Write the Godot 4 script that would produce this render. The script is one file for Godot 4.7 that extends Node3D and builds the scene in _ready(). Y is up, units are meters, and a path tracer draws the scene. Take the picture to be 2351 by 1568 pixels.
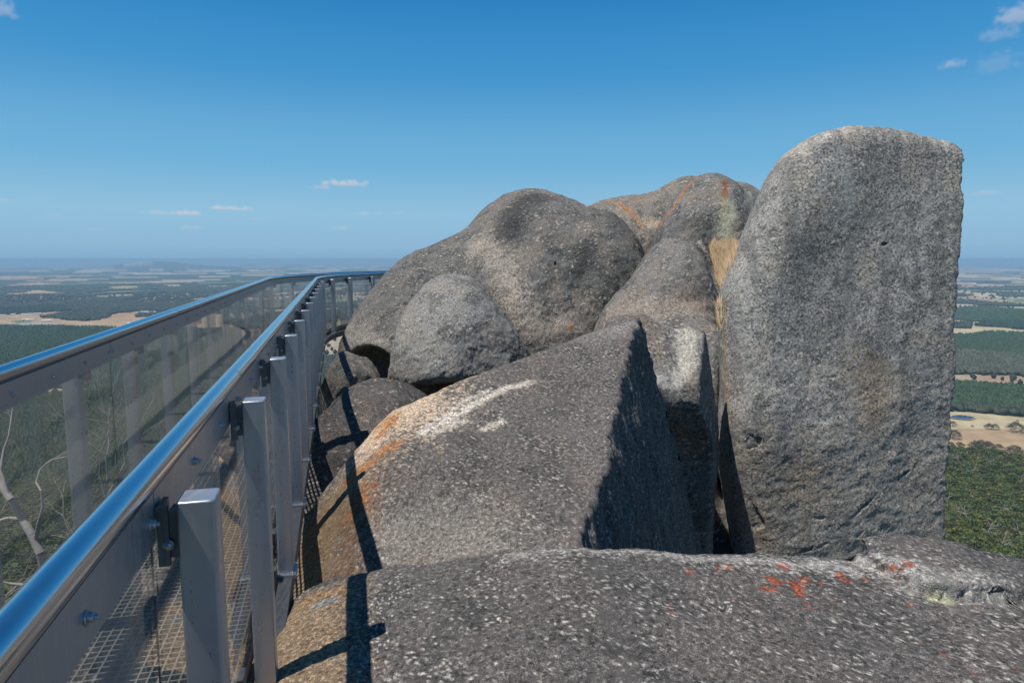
extends Node3D
# Granite summit with a stainless skywalk above a hazy farming plain. Camera at the origin, looking along -z, y up, metres.
# px() turns a point of the photograph (counted on a 2351 x 1568 grid) and a distance ahead into a place in the scene.

const F := 1567.3
const CX := 1175.5
const CY := 784.0
const PITCH := 0.1207
const SUN_FROM := Vector3(-0.385, 1.0, 0.195)

func px(x: float, y: float, ahead: float) -> Vector3:
	var a := (x - CX) / F
	var b := -(y - CY) / F
	var c := cos(PITCH)
	var s := sin(PITCH)
	var yy := b * c - s
	var zz := -b * s - c
	return Vector3(a, yy, zz) * (ahead / -zz)

# ------------------------------------------------------------------ small helpers
func numbered(called: String) -> String:
	if not taken.has(called):
		taken[called] = 0
		return called
	taken[called] += 1
	return "%s_%03d" % [called, taken[called]]
var taken := {}

func tag(o: Node, label: String, category: String, group := "", kind := "") -> void:
	o.set_meta("label", label)
	o.set_meta("category", category)
	if group != "":
		o.set_meta("group", group)
	if kind != "":
		o.set_meta("kind", kind)

func thing(called: String, label: String, category: String, at := Vector3.ZERO, group := "") -> Node3D:
	var o := Node3D.new()
	o.name = numbered(called)
	add_child(o)
	o.position = at
	tag(o, label, category, group)
	return o

func part(called: String, mesh: Mesh, mat: Material, parent: Node, at := Transform3D.IDENTITY) -> MeshInstance3D:
	var o := MeshInstance3D.new()
	o.name = numbered(called) if parent == self else called
	o.mesh = mesh
	o.material_override = mat
	parent.add_child(o, true)
	o.transform = at
	return o

func structure(called: String, mesh: Mesh, mat: Material) -> MeshInstance3D:
	var o := part(called, mesh, mat, self)
	o.set_meta("kind", "structure")
	return o

func smooth(a: float, b: float, x: float) -> float:
	var t := clampf((x - a) / (b - a), 0.0, 1.0)
	return t * t * (3.0 - 2.0 * t)

func make_noise(kind: int, freq: float, seed_: int, octaves := 0) -> FastNoiseLite:
	var n := FastNoiseLite.new()
	n.noise_type = kind
	n.frequency = freq
	n.seed = seed_
	if octaves > 1:
		n.fractal_type = FastNoiseLite.FRACTAL_FBM
		n.fractal_octaves = octaves
	else:
		n.fractal_type = FastNoiseLite.FRACTAL_NONE
	return n

func arrays_mesh(v: PackedVector3Array, nrm: PackedVector3Array, idx: PackedInt32Array, col := PackedColorArray(), uv := PackedVector2Array()) -> ArrayMesh:
	var a := []
	a.resize(Mesh.ARRAY_MAX)
	a[Mesh.ARRAY_VERTEX] = v
	a[Mesh.ARRAY_NORMAL] = nrm
	if col.size() > 0:
		a[Mesh.ARRAY_COLOR] = col
	if uv.size() > 0:
		a[Mesh.ARRAY_TEX_UV] = uv
	a[Mesh.ARRAY_INDEX] = idx
	var m := ArrayMesh.new()
	m.add_surface_from_arrays(Mesh.PRIMITIVE_TRIANGLES, a)
	return m

# A profile: a smooth line through points, kept as a table.
class Profile:
	var lo: float
	var step: float
	var table: PackedFloat32Array
	func _init(points: Array):
		lo = points[0].x
		var hi: float = points[-1].x
		var n := 240
		step = (hi - lo) / n
		var k := 0
		for i in n + 1:
			var x := lo + step * i
			while k < points.size() - 2 and x > points[k + 1].x:
				k += 1
			var p1: Vector2 = points[k]
			var p2: Vector2 = points[k + 1]
			var p0: Vector2 = points[maxi(k - 1, 0)]
			var p3: Vector2 = points[mini(k + 2, points.size() - 1)]
			var t := clampf((x - p1.x) / maxf(p2.x - p1.x, 1e-6), 0.0, 1.0)
			var m1 := (p2.y - p0.y) / maxf(p2.x - p0.x, 1e-6) * (p2.x - p1.x)
			var m2 := (p3.y - p1.y) / maxf(p3.x - p1.x, 1e-6) * (p2.x - p1.x)
			var t2 := t * t
			var t3 := t2 * t
			table.append((2 * t3 - 3 * t2 + 1) * p1.y + (t3 - 2 * t2 + t) * m1 + (-2 * t3 + 3 * t2) * p2.y + (t3 - t2) * m2)
	func at(x: float) -> float:
		var f := clampf((x - lo) / step, 0.0, 239.999)
		var i := int(f)
		return lerpf(table[i], table[i + 1], f - i)

func smax(a: float, b: float, k: float) -> float:
	var h := maxf(k - absf(a - b), 0.0) / k
	return maxf(a, b) + h * h * k * 0.25

func smin(a: float, b: float, k: float) -> float:
	var h := maxf(k - absf(a - b), 0.0) / k
	return minf(a, b) - h * h * k * 0.25

func ellipsoid(p: Vector3, c: Vector3, r: Vector3) -> float:
	var q := (p - c) / r
	var k0 := q.length()
	var k1 := (q / r).length()
	return k0 * (k0 - 1.0) / maxf(k1, 1e-4)

# ------------------------------------------------------------------ boulders: implicit shapes turned into meshes
var top_d: Profile
var left_d: Profile
var right_d: Profile
var ridge_a: Profile
var top_c: Profile
var right_c: Profile
var n_big: FastNoiseLite
var n_mid: FastNoiseLite
var n_small: FastNoiseLite
var n_fine: FastNoiseLite
var n_cell: FastNoiseLite
var n_patch: FastNoiseLite
var n_streak: FastNoiseLite

func profile_across(points: Array, ahead: float) -> Profile:   # y over x
	var out := []
	for p in points:
		var q := px(p[0], p[1], ahead)
		out.append(Vector2(q.x, q.y))
	return Profile.new(out)

func profile_up(points: Array, ahead: float, ahead_low := -1.0) -> Profile:       # x over y, points listed from the top down
	var out := []
	for i in range(points.size() - 1, -1, -1):
		var q := px(points[i][0], points[i][1], ahead if ahead_low < 0.0 else lerpf(ahead, ahead_low, smooth(300.0, 1000.0, points[i][1])))
		out.append(Vector2(q.y, q.x))
	return Profile.new(out)

func prepare_shapes() -> void:
	n_big = make_noise(FastNoiseLite.TYPE_SIMPLEX_SMOOTH, 0.45, 11, 3)
	n_mid = make_noise(FastNoiseLite.TYPE_SIMPLEX_SMOOTH, 1.6, 12, 3)
	n_small = make_noise(FastNoiseLite.TYPE_SIMPLEX_SMOOTH, 7.0, 13, 3)
	n_fine = make_noise(FastNoiseLite.TYPE_SIMPLEX, 24.0, 14, 2)
	n_cell = make_noise(FastNoiseLite.TYPE_CELLULAR, 9.0, 15)
	n_patch = make_noise(FastNoiseLite.TYPE_SIMPLEX_SMOOTH, 2.6, 16, 4)
	n_streak = make_noise(FastNoiseLite.TYPE_SIMPLEX, 10.0, 17, 3)
	list_cracks()
	top_d = profile_across([[1640, 420], [1720, 372], [1780, 328], [1820, 309], [1870, 298], [1915, 291], [1960, 289], [2010, 291], [2060, 297], [2120, 309], [2180, 323], [2215, 334], [2260, 350]], 9.22)
	left_d = profile_up([[1806, 280], [1782, 340], [1764, 390], [1750, 430], [1731, 480], [1711, 530], [1690, 580], [1674, 620], [1657, 680], [1653, 760], [1660, 900], [1655, 980], [1651, 1060], [1664, 1150], [1682, 1270], [1690, 1400], [1695, 1700]], 9.1, 8.9)
	right_d = profile_up([[2208, 300], [2208, 330], [2211, 345], [2210, 370], [2204, 400], [2203, 450], [2200, 500], [2198, 550], [2195, 600], [2196, 680], [2193, 760], [2194, 850], [2192, 950], [2191, 1000], [2185, 1050], [2181, 1100], [2175, 1180], [2171, 1240], [2167, 1300], [2160, 1450], [2150, 1700]], 9.1, 8.60)
	ridge_a = profile_across([[300, 1500], [560, 1450], [650, 1400], [700, 1372], [760, 1347], [865, 1322], [960, 1305], [1060, 1286], [1200, 1268], [1330, 1258], [1450, 1264], [1580, 1270], [1700, 1275], [1850, 1280], [2000, 1288], [2100, 1296], [2170, 1300], [2250, 1315], [2351, 1337], [2600, 1420], [2900, 1560]], 3.35)
	top_c = profile_across([[1400, 735], [1450, 730], [1480, 727], [1520, 726], [1560, 728], [1590, 737], [1608, 745], [1660, 760]], 8.75)
	right_c = profile_up([[1596, 700], [1604, 735], [1608, 760], [1614, 800], [1621, 850], [1635, 950], [1641, 1000], [1641, 1060], [1633, 1150], [1628, 1260], [1626, 1600]], 8.5)

var cracks := []   # ends of each crack in the monolith's face, its box and half width
func list_cracks() -> void:
	for q in [[1930, 1182, 1985, 1140, 0.016], [1985, 1140, 2035, 1108, 0.012], [2050, 1098, 2100, 1068, 0.010], [1770, 1062, 1810, 1048, 0.014], [1840, 1180, 1880, 1176, 0.016], [1960, 585, 2000, 570, 0.010], [2000, 570, 2060, 560, 0.010], [1745, 905, 1760, 930, 0.012], [1795, 1045, 1760, 1090, 0.012], [1700, 1150, 1740, 1195, 0.014], [1830, 1250, 1890, 1235, 0.016], [1880, 870, 1930, 862, 0.014], [1930, 862, 1960, 845, 0.014], [2000, 1290, 2050, 1262, 0.016], [1720, 1010, 1752, 1000, 0.010]]:
		var a := px(q[0], q[1], 8.65)
		var b := px(q[2], q[3], 8.65)
		cracks.append([Vector2(a.x, a.y), Vector2(b.x, b.y), maxf(a.y, b.y) + 0.1, minf(a.y, b.y) - 0.1, minf(a.x, b.x) - 0.1, maxf(a.x, b.x) + 0.1, q[4]])

func sdf_foreground(p: Vector3) -> float:
	var ahead := -p.z
	var h := ridge_a.at(p.x) - 0.018 * (3.2 - ahead) * (3.2 - ahead) + 0.035 * n_big.get_noise_3dv(p * 1.8)
	h -= 0.35 * smooth(-1.0, -2.0, p.x)
	var top := p.y - h
	var back := (ahead - 3.5 - 0.06 * n_mid.get_noise_2d(p.x, 3.0)) * 0.86 + (p.y + 1.5) * 0.5
	var f := smax(top, back, 0.22)
	# the loose shell of rock lying on the right end
	if p.x > 1.55:
		var front := 2.98 + 0.05 * n_mid.get_noise_2d(p.x * 1.6, 7.0) + 0.02 * n_small.get_noise_2d(p.x, 2.0) + 0.35 * smooth(2.0, 1.7, p.x) - 0.10 * smooth(2.1, 2.9, p.x)
		var lift := (0.078 + 0.016 * n_mid.get_noise_3dv(p * 2.0)) * smooth(1.68, 2.0, p.x)
		var shell := smax(top - lift, front - ahead, 0.04)
		shell = maxf(shell, 0.030 - top - 0.07 * smooth(0.02, 0.3, ahead - front))
		f = minf(f, maxf(shell, back - 0.02))
	f = smax(f, -2.3 - p.x, 0.3)
	f = smax(f, p.x - 4.3, 0.4)
	f = smax(f, -1.1 - ahead, 0.3)
	return maxf(f, -3.3 - p.y)

func sdf_slab(p: Vector3) -> float:
	var ahead := -p.z
	var plane := -1.085 + 0.297 * (ahead - 6.0) + 0.07 * p.x
	var crown := -0.022 * pow(absf(p.x + 0.1 - 0.15 * (ahead - 6.0)), 2.0)
	plane += crown + 0.03 * n_big.get_noise_3dv(p * 1.4)
	plane -= 0.10 * smooth(-0.7, -1.6, p.x) + 0.85 * pow(maxf(0.0, -1.0 - p.x), 1.4)
	plane -= 0.22 * smooth(0.1, -1.0, p.x) * smooth(5.0, 3.9, ahead)
	var top := (p.y - plane) * 0.95
	var ridge := -0.589 * (p.x + 1.38) + 0.808 * (ahead - 5.58) + 0.25 * (p.y + 1.2) * 0.4 + 0.04 * n_mid.get_noise_2d(p.x, p.y)
	var f := smax(top, ridge, 0.22)
	f = smax(f, -2.05 - p.x, 0.3)
	f = smax(f, 3.35 - ahead + 0.3 * (p.y + 1.9), 0.25)
	var cut := 0.966 * p.x - 0.26 * ahead + 0.60 + 0.06 * n_mid.get_noise_3d(p.x * 0.3, p.y * 0.3, p.z * 0.6) + 0.012 * n_small.get_noise_3d(p.x, p.y * 0.3, p.z) + 0.225 * (p.y - plane) + 0.05 * n_streak.get_noise_3d(p.x * 0.12, p.y * 0.12, p.z * 0.3) + 0.02 * n_streak.get_noise_3d(p.x * 0.8, p.y * 0.12, p.z * 0.8)
	f = smax(f, cut, 0.035)
	return maxf(f, -4.6 - p.y)

func sdf_monolith(p: Vector3) -> float:
	var lean := 0.15 * (p.y + 1.5)
	var front := p.z + 8.62 + lean * smooth(-3.0, 0.0, p.y) - 0.16 * smooth(-0.9, -2.4, p.y) * smooth(5.6, 4.2, p.x) + 0.10 * n_big.get_noise_3d(p.x * 0.9, p.y * 0.7, 3.0) + 0.014 * n_mid.get_noise_3d(p.x, p.y, 1.0)
	var rough := smooth(-0.9, -1.6, p.y)
	front += rough * 0.012 * absf(n_mid.get_noise_3d(p.x * 1.2, p.y * 1.8, 9.0))
	var open_cracks := absf(front) < 0.12
	if open_cracks:
		front += rough * 0.010 * absf(n_small.get_noise_3d(p.x * 0.45, p.y * 0.6, 4.0))
		for q in cracks:
			if p.y < q[2] and p.y > q[3] and p.x > q[4] and p.x < q[5]:
				var a: Vector2 = q[0]
				var b: Vector2 = q[1]
				var flat := Vector2(p.x + 0.02 * n_small.get_noise_2d(p.x * 1.3, p.y * 1.3), p.y + 0.03 * n_small.get_noise_2d(p.y * 1.3, p.x * 1.3 + 9.0))
				var d := flat.distance_to(Geometry2D.get_closest_point_to_segment(flat, a, b))
				front = maxf(front, minf(0.05, q[6] - d) * 1.0)
	var f := smax(front, -10.9 - p.z, 0.6)
	f = smax(f, p.y - top_d.at(p.x) + 0.05 * (p.z + 8.95) - 0.03 * n_mid.get_noise_3d(p.x * 1.3, 5.0, p.z) - 0.012 * n_small.get_noise_3d(p.x, 2.0, p.z), 0.26)
	f = smax(f, left_d.at(p.y) - p.x - 0.27 * (p.z + 8.95), 0.85)
	f = smax(f, p.x - right_d.at(p.y) - 0.032 * n_small.get_noise_3d(p.x, p.y * 0.8, p.z) - 0.045 * n_mid.get_noise_3d(1.0, p.y * 1.2, p.z), 0.045)
	return maxf(f, -6.2 - p.y)

func sdf_blade(p: Vector3) -> float:
	var ahead := -p.z
	# sloping top that rises away from the camera, then an undercut front
	var slope := (p.y + 1.50 - 0.80 * (ahead - 7.9)) * 0.78
	var f := smax(slope, p.y - top_c.at(p.x), 0.12)
	var front := p.z + 7.86 + 0.62 * smooth(-1.4, -2.7, p.y) - 0.12 * (p.x - 1.9)
	f = smax(f, front, 0.34)
	f += 0.03 * n_mid.get_noise_3dv(p * 1.4)
	# scoop in the lit upper face
	var scoop := ellipsoid(p, px(1578, 800, 8.0) + Vector3(0, 0.12, 0.0), Vector3(0.15, 0.45, 0.55))
	f = smax(f, -scoop, 0.16)
	f = smax(f, p.x - right_c.at(p.y) - 0.5 * (ahead - 8.45) + 0.02 * n_small.get_noise_3dv(p), 0.05)
	f = smax(f, ahead - 8.75 - 0.6 * smooth(2.0, 1.6, p.x), 0.1)
	f = smax(f, 1.25 - p.x, 0.2)
	return maxf(f, -5.2 - p.y)

func sdf_dome(p: Vector3) -> float:
	var f := ellipsoid(p, Vector3(0.50, -2.0, -16.2), Vector3(2.42, 3.63, 2.75))
	f = smin(f, ellipsoid(p, Vector3(-1.55, -2.9, -15.7), Vector3(2.05, 3.22, 2.2)), 0.7)
	f = smin(f, ellipsoid(p, Vector3(-2.2, -2.25, -14.7), Vector3(1.5, 1.5, 1.6)), 0.9)
	f = smin(f, ellipsoid(p, Vector3(1.95, -1.2, -15.4), Vector3(1.25, 2.2, 1.7)), 0.6)
	f = smin(f, ellipsoid(p, Vector3(0.75, -3.2, -15.0), Vector3(1.6, 3.0, 2.0)), 0.9)
	f += 0.09 * n_big.get_noise_3dv(p * 0.9) + 0.035 * n_mid.get_noise_3dv(p)
	# shallow hollows worn into the front, and the cave under the left end
	f = smax(f, -ellipsoid(p, px(1195, 500, 13.75), Vector3(0.45, 0.66, 0.62)), 0.35)
	f = smax(f, -ellipsoid(p, px(1350, 592, 13.35), Vector3(0.28, 0.50, 0.50)), 0.25)
	f = smax(f, -ellipsoid(p, px(1278, 607, 13.5), Vector3(0.03, 0.05, 0.5)), 0.02)
	f = smax(f, -ellipsoid(p, px(850, 868, 13.3), Vector3(0.66, 0.62, 1.2)), 0.12)
	return maxf(f, -4.6 - p.y)

func sdf_egg(p: Vector3) -> float:
	var f := ellipsoid(p, Vector3(-1.04, -2.32, -12.5), Vector3(1.24, 2.03, 1.75))
	f = smin(f, ellipsoid(p, Vector3(-0.35, -2.7, -12.6), Vector3(0.95, 1.75, 1.5)), 0.45)
	f = smax(f, 0.75 * (p.x + 0.40) + 0.42 * (p.y + 0.7) - 0.28 * (p.z + 11.5) - 0.40, 0.35)
	f += 0.05 * n_big.get_noise_3dv(p * 1.3) + 0.03 * n_mid.get_noise_3dv(p)
	# small broken step near the top
	f = smax(f, -ellipsoid(p, px(1062, 617, 11.45), Vector3(0.14, 0.04, 0.30)), 0.03)
	f = smax(f, -2.10 - p.y - 0.45 * maxf(0.0, p.x + 0.8) + 0.1 * (p.x + 1.0) + 0.10 * (p.z + 12.0) + 0.06 * n_mid.get_noise_3dv(p * 0.7), 0.22)
	return f

func sdf_ridge(p: Vector3) -> float:
	var f := ellipsoid(p, Vector3(4.25, -1.6, -14.9), Vector3(1.42, 3.42, 1.9))
	f = smin(f, ellipsoid(p, Vector3(4.95, -0.5, -15.5), Vector3(1.05, 2.15, 1.3)), 0.3)
	f = smin(f, ellipsoid(p, Vector3(3.05, -2.45, -12.95), Vector3(1.14, 2.84, 1.75)), 0.5)
	f = smin(f, ellipsoid(p, Vector3(2.35, -2.2, -12.2), Vector3(1.0, 1.75, 1.35)), 0.5)
	f = smin(f, ellipsoid(p, Vector3(3.0, -3.5, -10.9), Vector3(1.2, 2.5, 1.5)), 0.5)
	f += 0.05 * n_big.get_noise_3dv(p) + 0.03 * n_mid.get_noise_3dv(p)
	# the pocket where grass has settled
	f = smax(f, -ellipsoid(p, px(1668, 560, 12.6), Vector3(0.34, 1.05, 0.95)), 0.35)
	f = smax(f, (p.x + 0.309 * p.z - 0.95 * smooth(-0.1, 1.0, p.y)) * 0.95, 0.12)
	f = smin(f, ellipsoid(p, Vector3(2.95, -4.5, -9.85), Vector3(0.7, 1.2, 0.6)), 0.2)
	return maxf(f, -4.8 - p.y)

func sdf_saddle(p: Vector3) -> float:
	var f := ellipsoid(p, Vector3(3.0, -0.9, -18.2), Vector3(2.3, 2.55, 2.0))
	f = smin(f, ellipsoid(p, Vector3(4.6, -0.6, -18.0), Vector3(1.5, 2.7, 1.8)), 0.6)
	f = smin(f, ellipsoid(p, Vector3(5.6, -0.6, -17.5), Vector3(1.5, 2.55, 1.6)), 0.4)
	f += 0.07 * n_big.get_noise_3dv(p * 1.2) + 0.02 * n_mid.get_noise_3dv(p)
	return maxf(f, -4.8 - p.y)

func sdf_block(p: Vector3) -> float:
	var c := px(800, 890, 10.7)
	var f := ellipsoid(p, c + Vector3(0.0, -0.35, -0.3), Vector3(0.50, 0.95, 0.85))
	f = smax(f, 0.55 * (p.x - c.x - 0.05) + 0.84 * (p.y + 1.62), 0.12)
	f = smax(f, p.y + 1.47 - 0.1 * (p.x - c.x), 0.1)
	f = smin(f, ellipsoid(p, c + Vector3(0.45, -0.62, 0.1), Vector3(0.45, 0.55, 0.6)), 0.1)
	f += 0.05 * n_mid.get_noise_3dv(p * 1.3)
	return f

func sdf_shoulder(p: Vector3) -> float:
	var f := ellipsoid(p, Vector3(-1.62, -2.55, -8.2), Vector3(0.86, 1.06, 1.5))
	f = smin(f, ellipsoid(p, Vector3(-1.95, -2.75, -7.6), Vector3(0.7, 0.9, 1.3)), 0.3)
	f += 0.04 * n_mid.get_noise_3dv(p)
	return f

# ---- grid, surface nets, two or three rounds of halving with the points pulled back onto the shape
func net(sdf: Callable, lo: Vector3, hi: Vector3, cell: float, rounds: int, last_limit: Callable) -> Dictionary:
	var nx := int(ceil((hi.x - lo.x) / cell)) + 1
	var ny := int(ceil((hi.y - lo.y) / cell)) + 1
	var nz := int(ceil((hi.z - lo.z) / cell)) + 1
	var val := PackedFloat32Array()
	val.resize(nx * ny * nz)
	var i := 0
	for z in nz:
		for y in ny:
			for x in nx:
				val[i] = sdf.call(lo + Vector3(x, y, z) * cell)
				i += 1
	var sy := nx
	var sz := nx * ny
	var verts := PackedVector3Array()
	var cells := PackedInt32Array()
	cells.resize(nx * ny * nz)
	cells.fill(-1)
	var corner := [0, 1, sy, sy + 1, sz, sz + 1, sz + sy, sz + sy + 1]
	var offs := [Vector3(0, 0, 0), Vector3(1, 0, 0), Vector3(0, 1, 0), Vector3(1, 1, 0), Vector3(0, 0, 1), Vector3(1, 0, 1), Vector3(0, 1, 1), Vector3(1, 1, 1)]
	var edges := [[0, 1], [2, 3], [4, 5], [6, 7], [0, 2], [1, 3], [4, 6], [5, 7], [0, 4], [1, 5], [2, 6], [3, 7]]
	for z in nz - 1:
		for y in ny - 1:
			for x in nx - 1:
				var b := x + y * sy + z * sz
				var neg := 0
				for k in 8:
					if val[b + corner[k]] < 0.0:
						neg += 1
				if neg == 0 or neg == 8:
					continue
				var sum := Vector3.ZERO
				var cnt := 0
				for e in edges:
					var v0: float = val[b + corner[e[0]]]
					var v1: float = val[b + corner[e[1]]]
					if (v0 < 0.0) != (v1 < 0.0):
						var o0: Vector3 = offs[e[0]]
						sum += o0.lerp(offs[e[1]], v0 / (v0 - v1))
						cnt += 1
				cells[b] = verts.size()
				verts.append(lo + (Vector3(x, y, z) + sum / cnt) * cell)
	var idx := PackedInt32Array()
	for z in range(1, nz - 1):
		for y in range(1, ny - 1):
			for x in range(1, nx - 1):
				var b := x + y * sy + z * sz
				var inside := val[b] < 0.0
				for ax in 3:
					var st: int = [1, sy, sz][ax]
					if inside == (val[b + st] < 0.0):
						continue
					var u: int = [sy, sz, 1][ax]
					var w: int = [sz, 1, sy][ax]
					var q0 := cells[b]
					var q1 := cells[b - u]
					var q2 := cells[b - u - w]
					var q3 := cells[b - w]
					if q0 < 0 or q1 < 0 or q2 < 0 or q3 < 0:
						continue
					if inside:
						idx.append_array([q0, q2, q1, q0, q3, q2])
					else:
						idx.append_array([q0, q1, q2, q0, q2, q3])
	var fresh := 0
	for r in range(rounds + 1):
		var e := cell * 0.25 / pow(2.0, r)
		for k in range(fresh, verts.size()):
			verts[k] = pulled(sdf, verts[k], e, cell / pow(2.0, r))
		if r == 0:
			for k in verts.size():
				verts[k] = pulled(sdf, verts[k], e, cell)
		if r == rounds:
			break
		fresh = verts.size()
		var mids := {}
		var out := PackedInt32Array()
		for t in range(0, idx.size(), 3):
			var a := idx[t]
			var b2 := idx[t + 1]
			var c := idx[t + 2]
			if r >= 1 and last_limit.is_valid():
				var g := (verts[a] + verts[b2] + verts[c]) / 3.0
				var nn := (verts[c] - verts[a]).cross(verts[b2] - verts[a]).normalized()
				if not last_limit.call(g, nn, r):
					out.append_array([a, b2, c])
					continue
			var m := [0, 0, 0]
			for s in 3:
				var p0: int = [a, b2, c][s]
				var p1: int = [b2, c, a][s]
				var key := mini(p0, p1) * 16777216 + maxi(p0, p1)
				if not mids.has(key):
					mids[key] = verts.size()
					verts.append((verts[p0] + verts[p1]) * 0.5)
				m[s] = mids[key]
			out.append_array([a, m[0], m[2], m[0], b2, m[1], m[2], m[1], c, m[0], m[1], m[2]])
		idx = out
	return {"v": verts, "i": idx}

func pulled(sdf: Callable, p: Vector3, e: float, most: float) -> Vector3:
	var f: float = sdf.call(p)
	var g := Vector3(sdf.call(p + Vector3(e, 0, 0)) - f, sdf.call(p + Vector3(0, e, 0)) - f, sdf.call(p + Vector3(0, 0, e)) - f) / e
	var l := g.length_squared()
	if l < 1e-5:
		return p
	return p - (g * (f / l)).limit_length(most)

func normals_of(v: PackedVector3Array, idx: PackedInt32Array) -> PackedVector3Array:
	var n := PackedVector3Array()
	n.resize(v.size())
	for t in range(0, idx.size(), 3):
		var a := idx[t]
		var b := idx[t + 1]
		var c := idx[t + 2]
		var f := (v[c] - v[a]).cross(v[b] - v[a])
		n[a] += f
		n[b] += f
		n[c] += f
	for k in n.size():
		n[k] = n[k].normalized()
	return n

func facing(g: Vector3, n: Vector3, _r: int) -> bool:
	return n.dot(-g) > -0.25 * g.length()

func facing_near(g: Vector3, n: Vector3, r: int) -> bool:
	if g.z > -1.0 or (r >= 2 and (g.z > -1.75 or g.x > 3.2 or g.x < -1.9)):
		return false
	return n.dot(-g) > -0.3 * g.length()

# where the ray through a point of the photograph first meets a rock
func hit(sdf: Callable, x: float, y: float, start: float, most: float) -> Vector3:
	var dir := px(x, y, 1.0)
	var t := start
	for i in 90:
		var f: float = sdf.call(dir * t)
		if f < 0.004:
			break
		t += maxf(f * 0.7, 0.004)
		if t > most:
			break
	return dir * t

# ------------------------------------------------------------------ start
func _ready() -> void:
	var cam := Camera3D.new()
	cam.name = "camera"
	add_child(cam)
	cam.rotation.x = -PITCH
	cam.fov = 53.15
	cam.near = 0.05
	cam.far = 120000.0
	cam.current = true
	var env := Environment.new()
	env.background_mode = Environment.BG_SKY
	env.sky = make_sky()
	env.tonemap_mode = Environment.TONE_MAPPER_LINEAR
	env.tonemap_exposure = 1.0
	env.fog_enabled = true
	env.fog_density = 0.000065
	env.fog_light_color = Color(0.73, 0.89, 1.0)
	env.sdfgi_enabled = true
	env.ssao_enabled = true
	env.ssil_enabled = true
	var we := WorldEnvironment.new()
	we.name = "world_environment"
	we.environment = env
	add_child(we)
	var sun := DirectionalLight3D.new()
	sun.name = "sun"
	add_child(sun)
	sun.look_at_from_position(Vector3.ZERO, -SUN_FROM, Vector3(0, 0, -1))
	sun.light_energy = 1.6
	sun.light_color = Color(1.0, 0.98, 0.945)
	sun.light_angular_distance = 0.53
	sun.shadow_enabled = true
	prepare_shapes()
	print("shapes ", Time.get_ticks_msec())
	n_land = make_noise(FastNoiseLite.TYPE_SIMPLEX_SMOOTH, 0.012, 41, 3)
	n_warp = make_noise(FastNoiseLite.TYPE_SIMPLEX_SMOOTH, 0.0007, 42, 3)
	n_field = make_noise(FastNoiseLite.TYPE_CELLULAR, 0.0034, 43)
	n_field.cellular_return_type = FastNoiseLite.RETURN_CELL_VALUE
	hill_list = [[-0.485, 27000.0, 0.052, 190.0], [-0.43, 30000.0, 0.085, 110.0], [-0.345, 48000.0, 0.035, 170.0], [-0.255, 50000.0, 0.045, 190.0], [-0.30, 55000.0, 0.12, 120.0], [0.60, 52000.0, 0.10, 110.0], [-0.62, 50000.0, 0.10, 70.0]]
	list_zones()
	build_rocks()
	print("rocks ", Time.get_ticks_msec())
	build_skywalk()
	print("skywalk ", Time.get_ticks_msec())
	build_land()
	print("land ", Time.get_ticks_msec())
	build_woods()
	print("woods ", Time.get_ticks_msec())
	build_far_woods()
	print("far ", Time.get_ticks_msec())
	build_farm()
	build_grass()
	print("all ", Time.get_ticks_msec())

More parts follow.
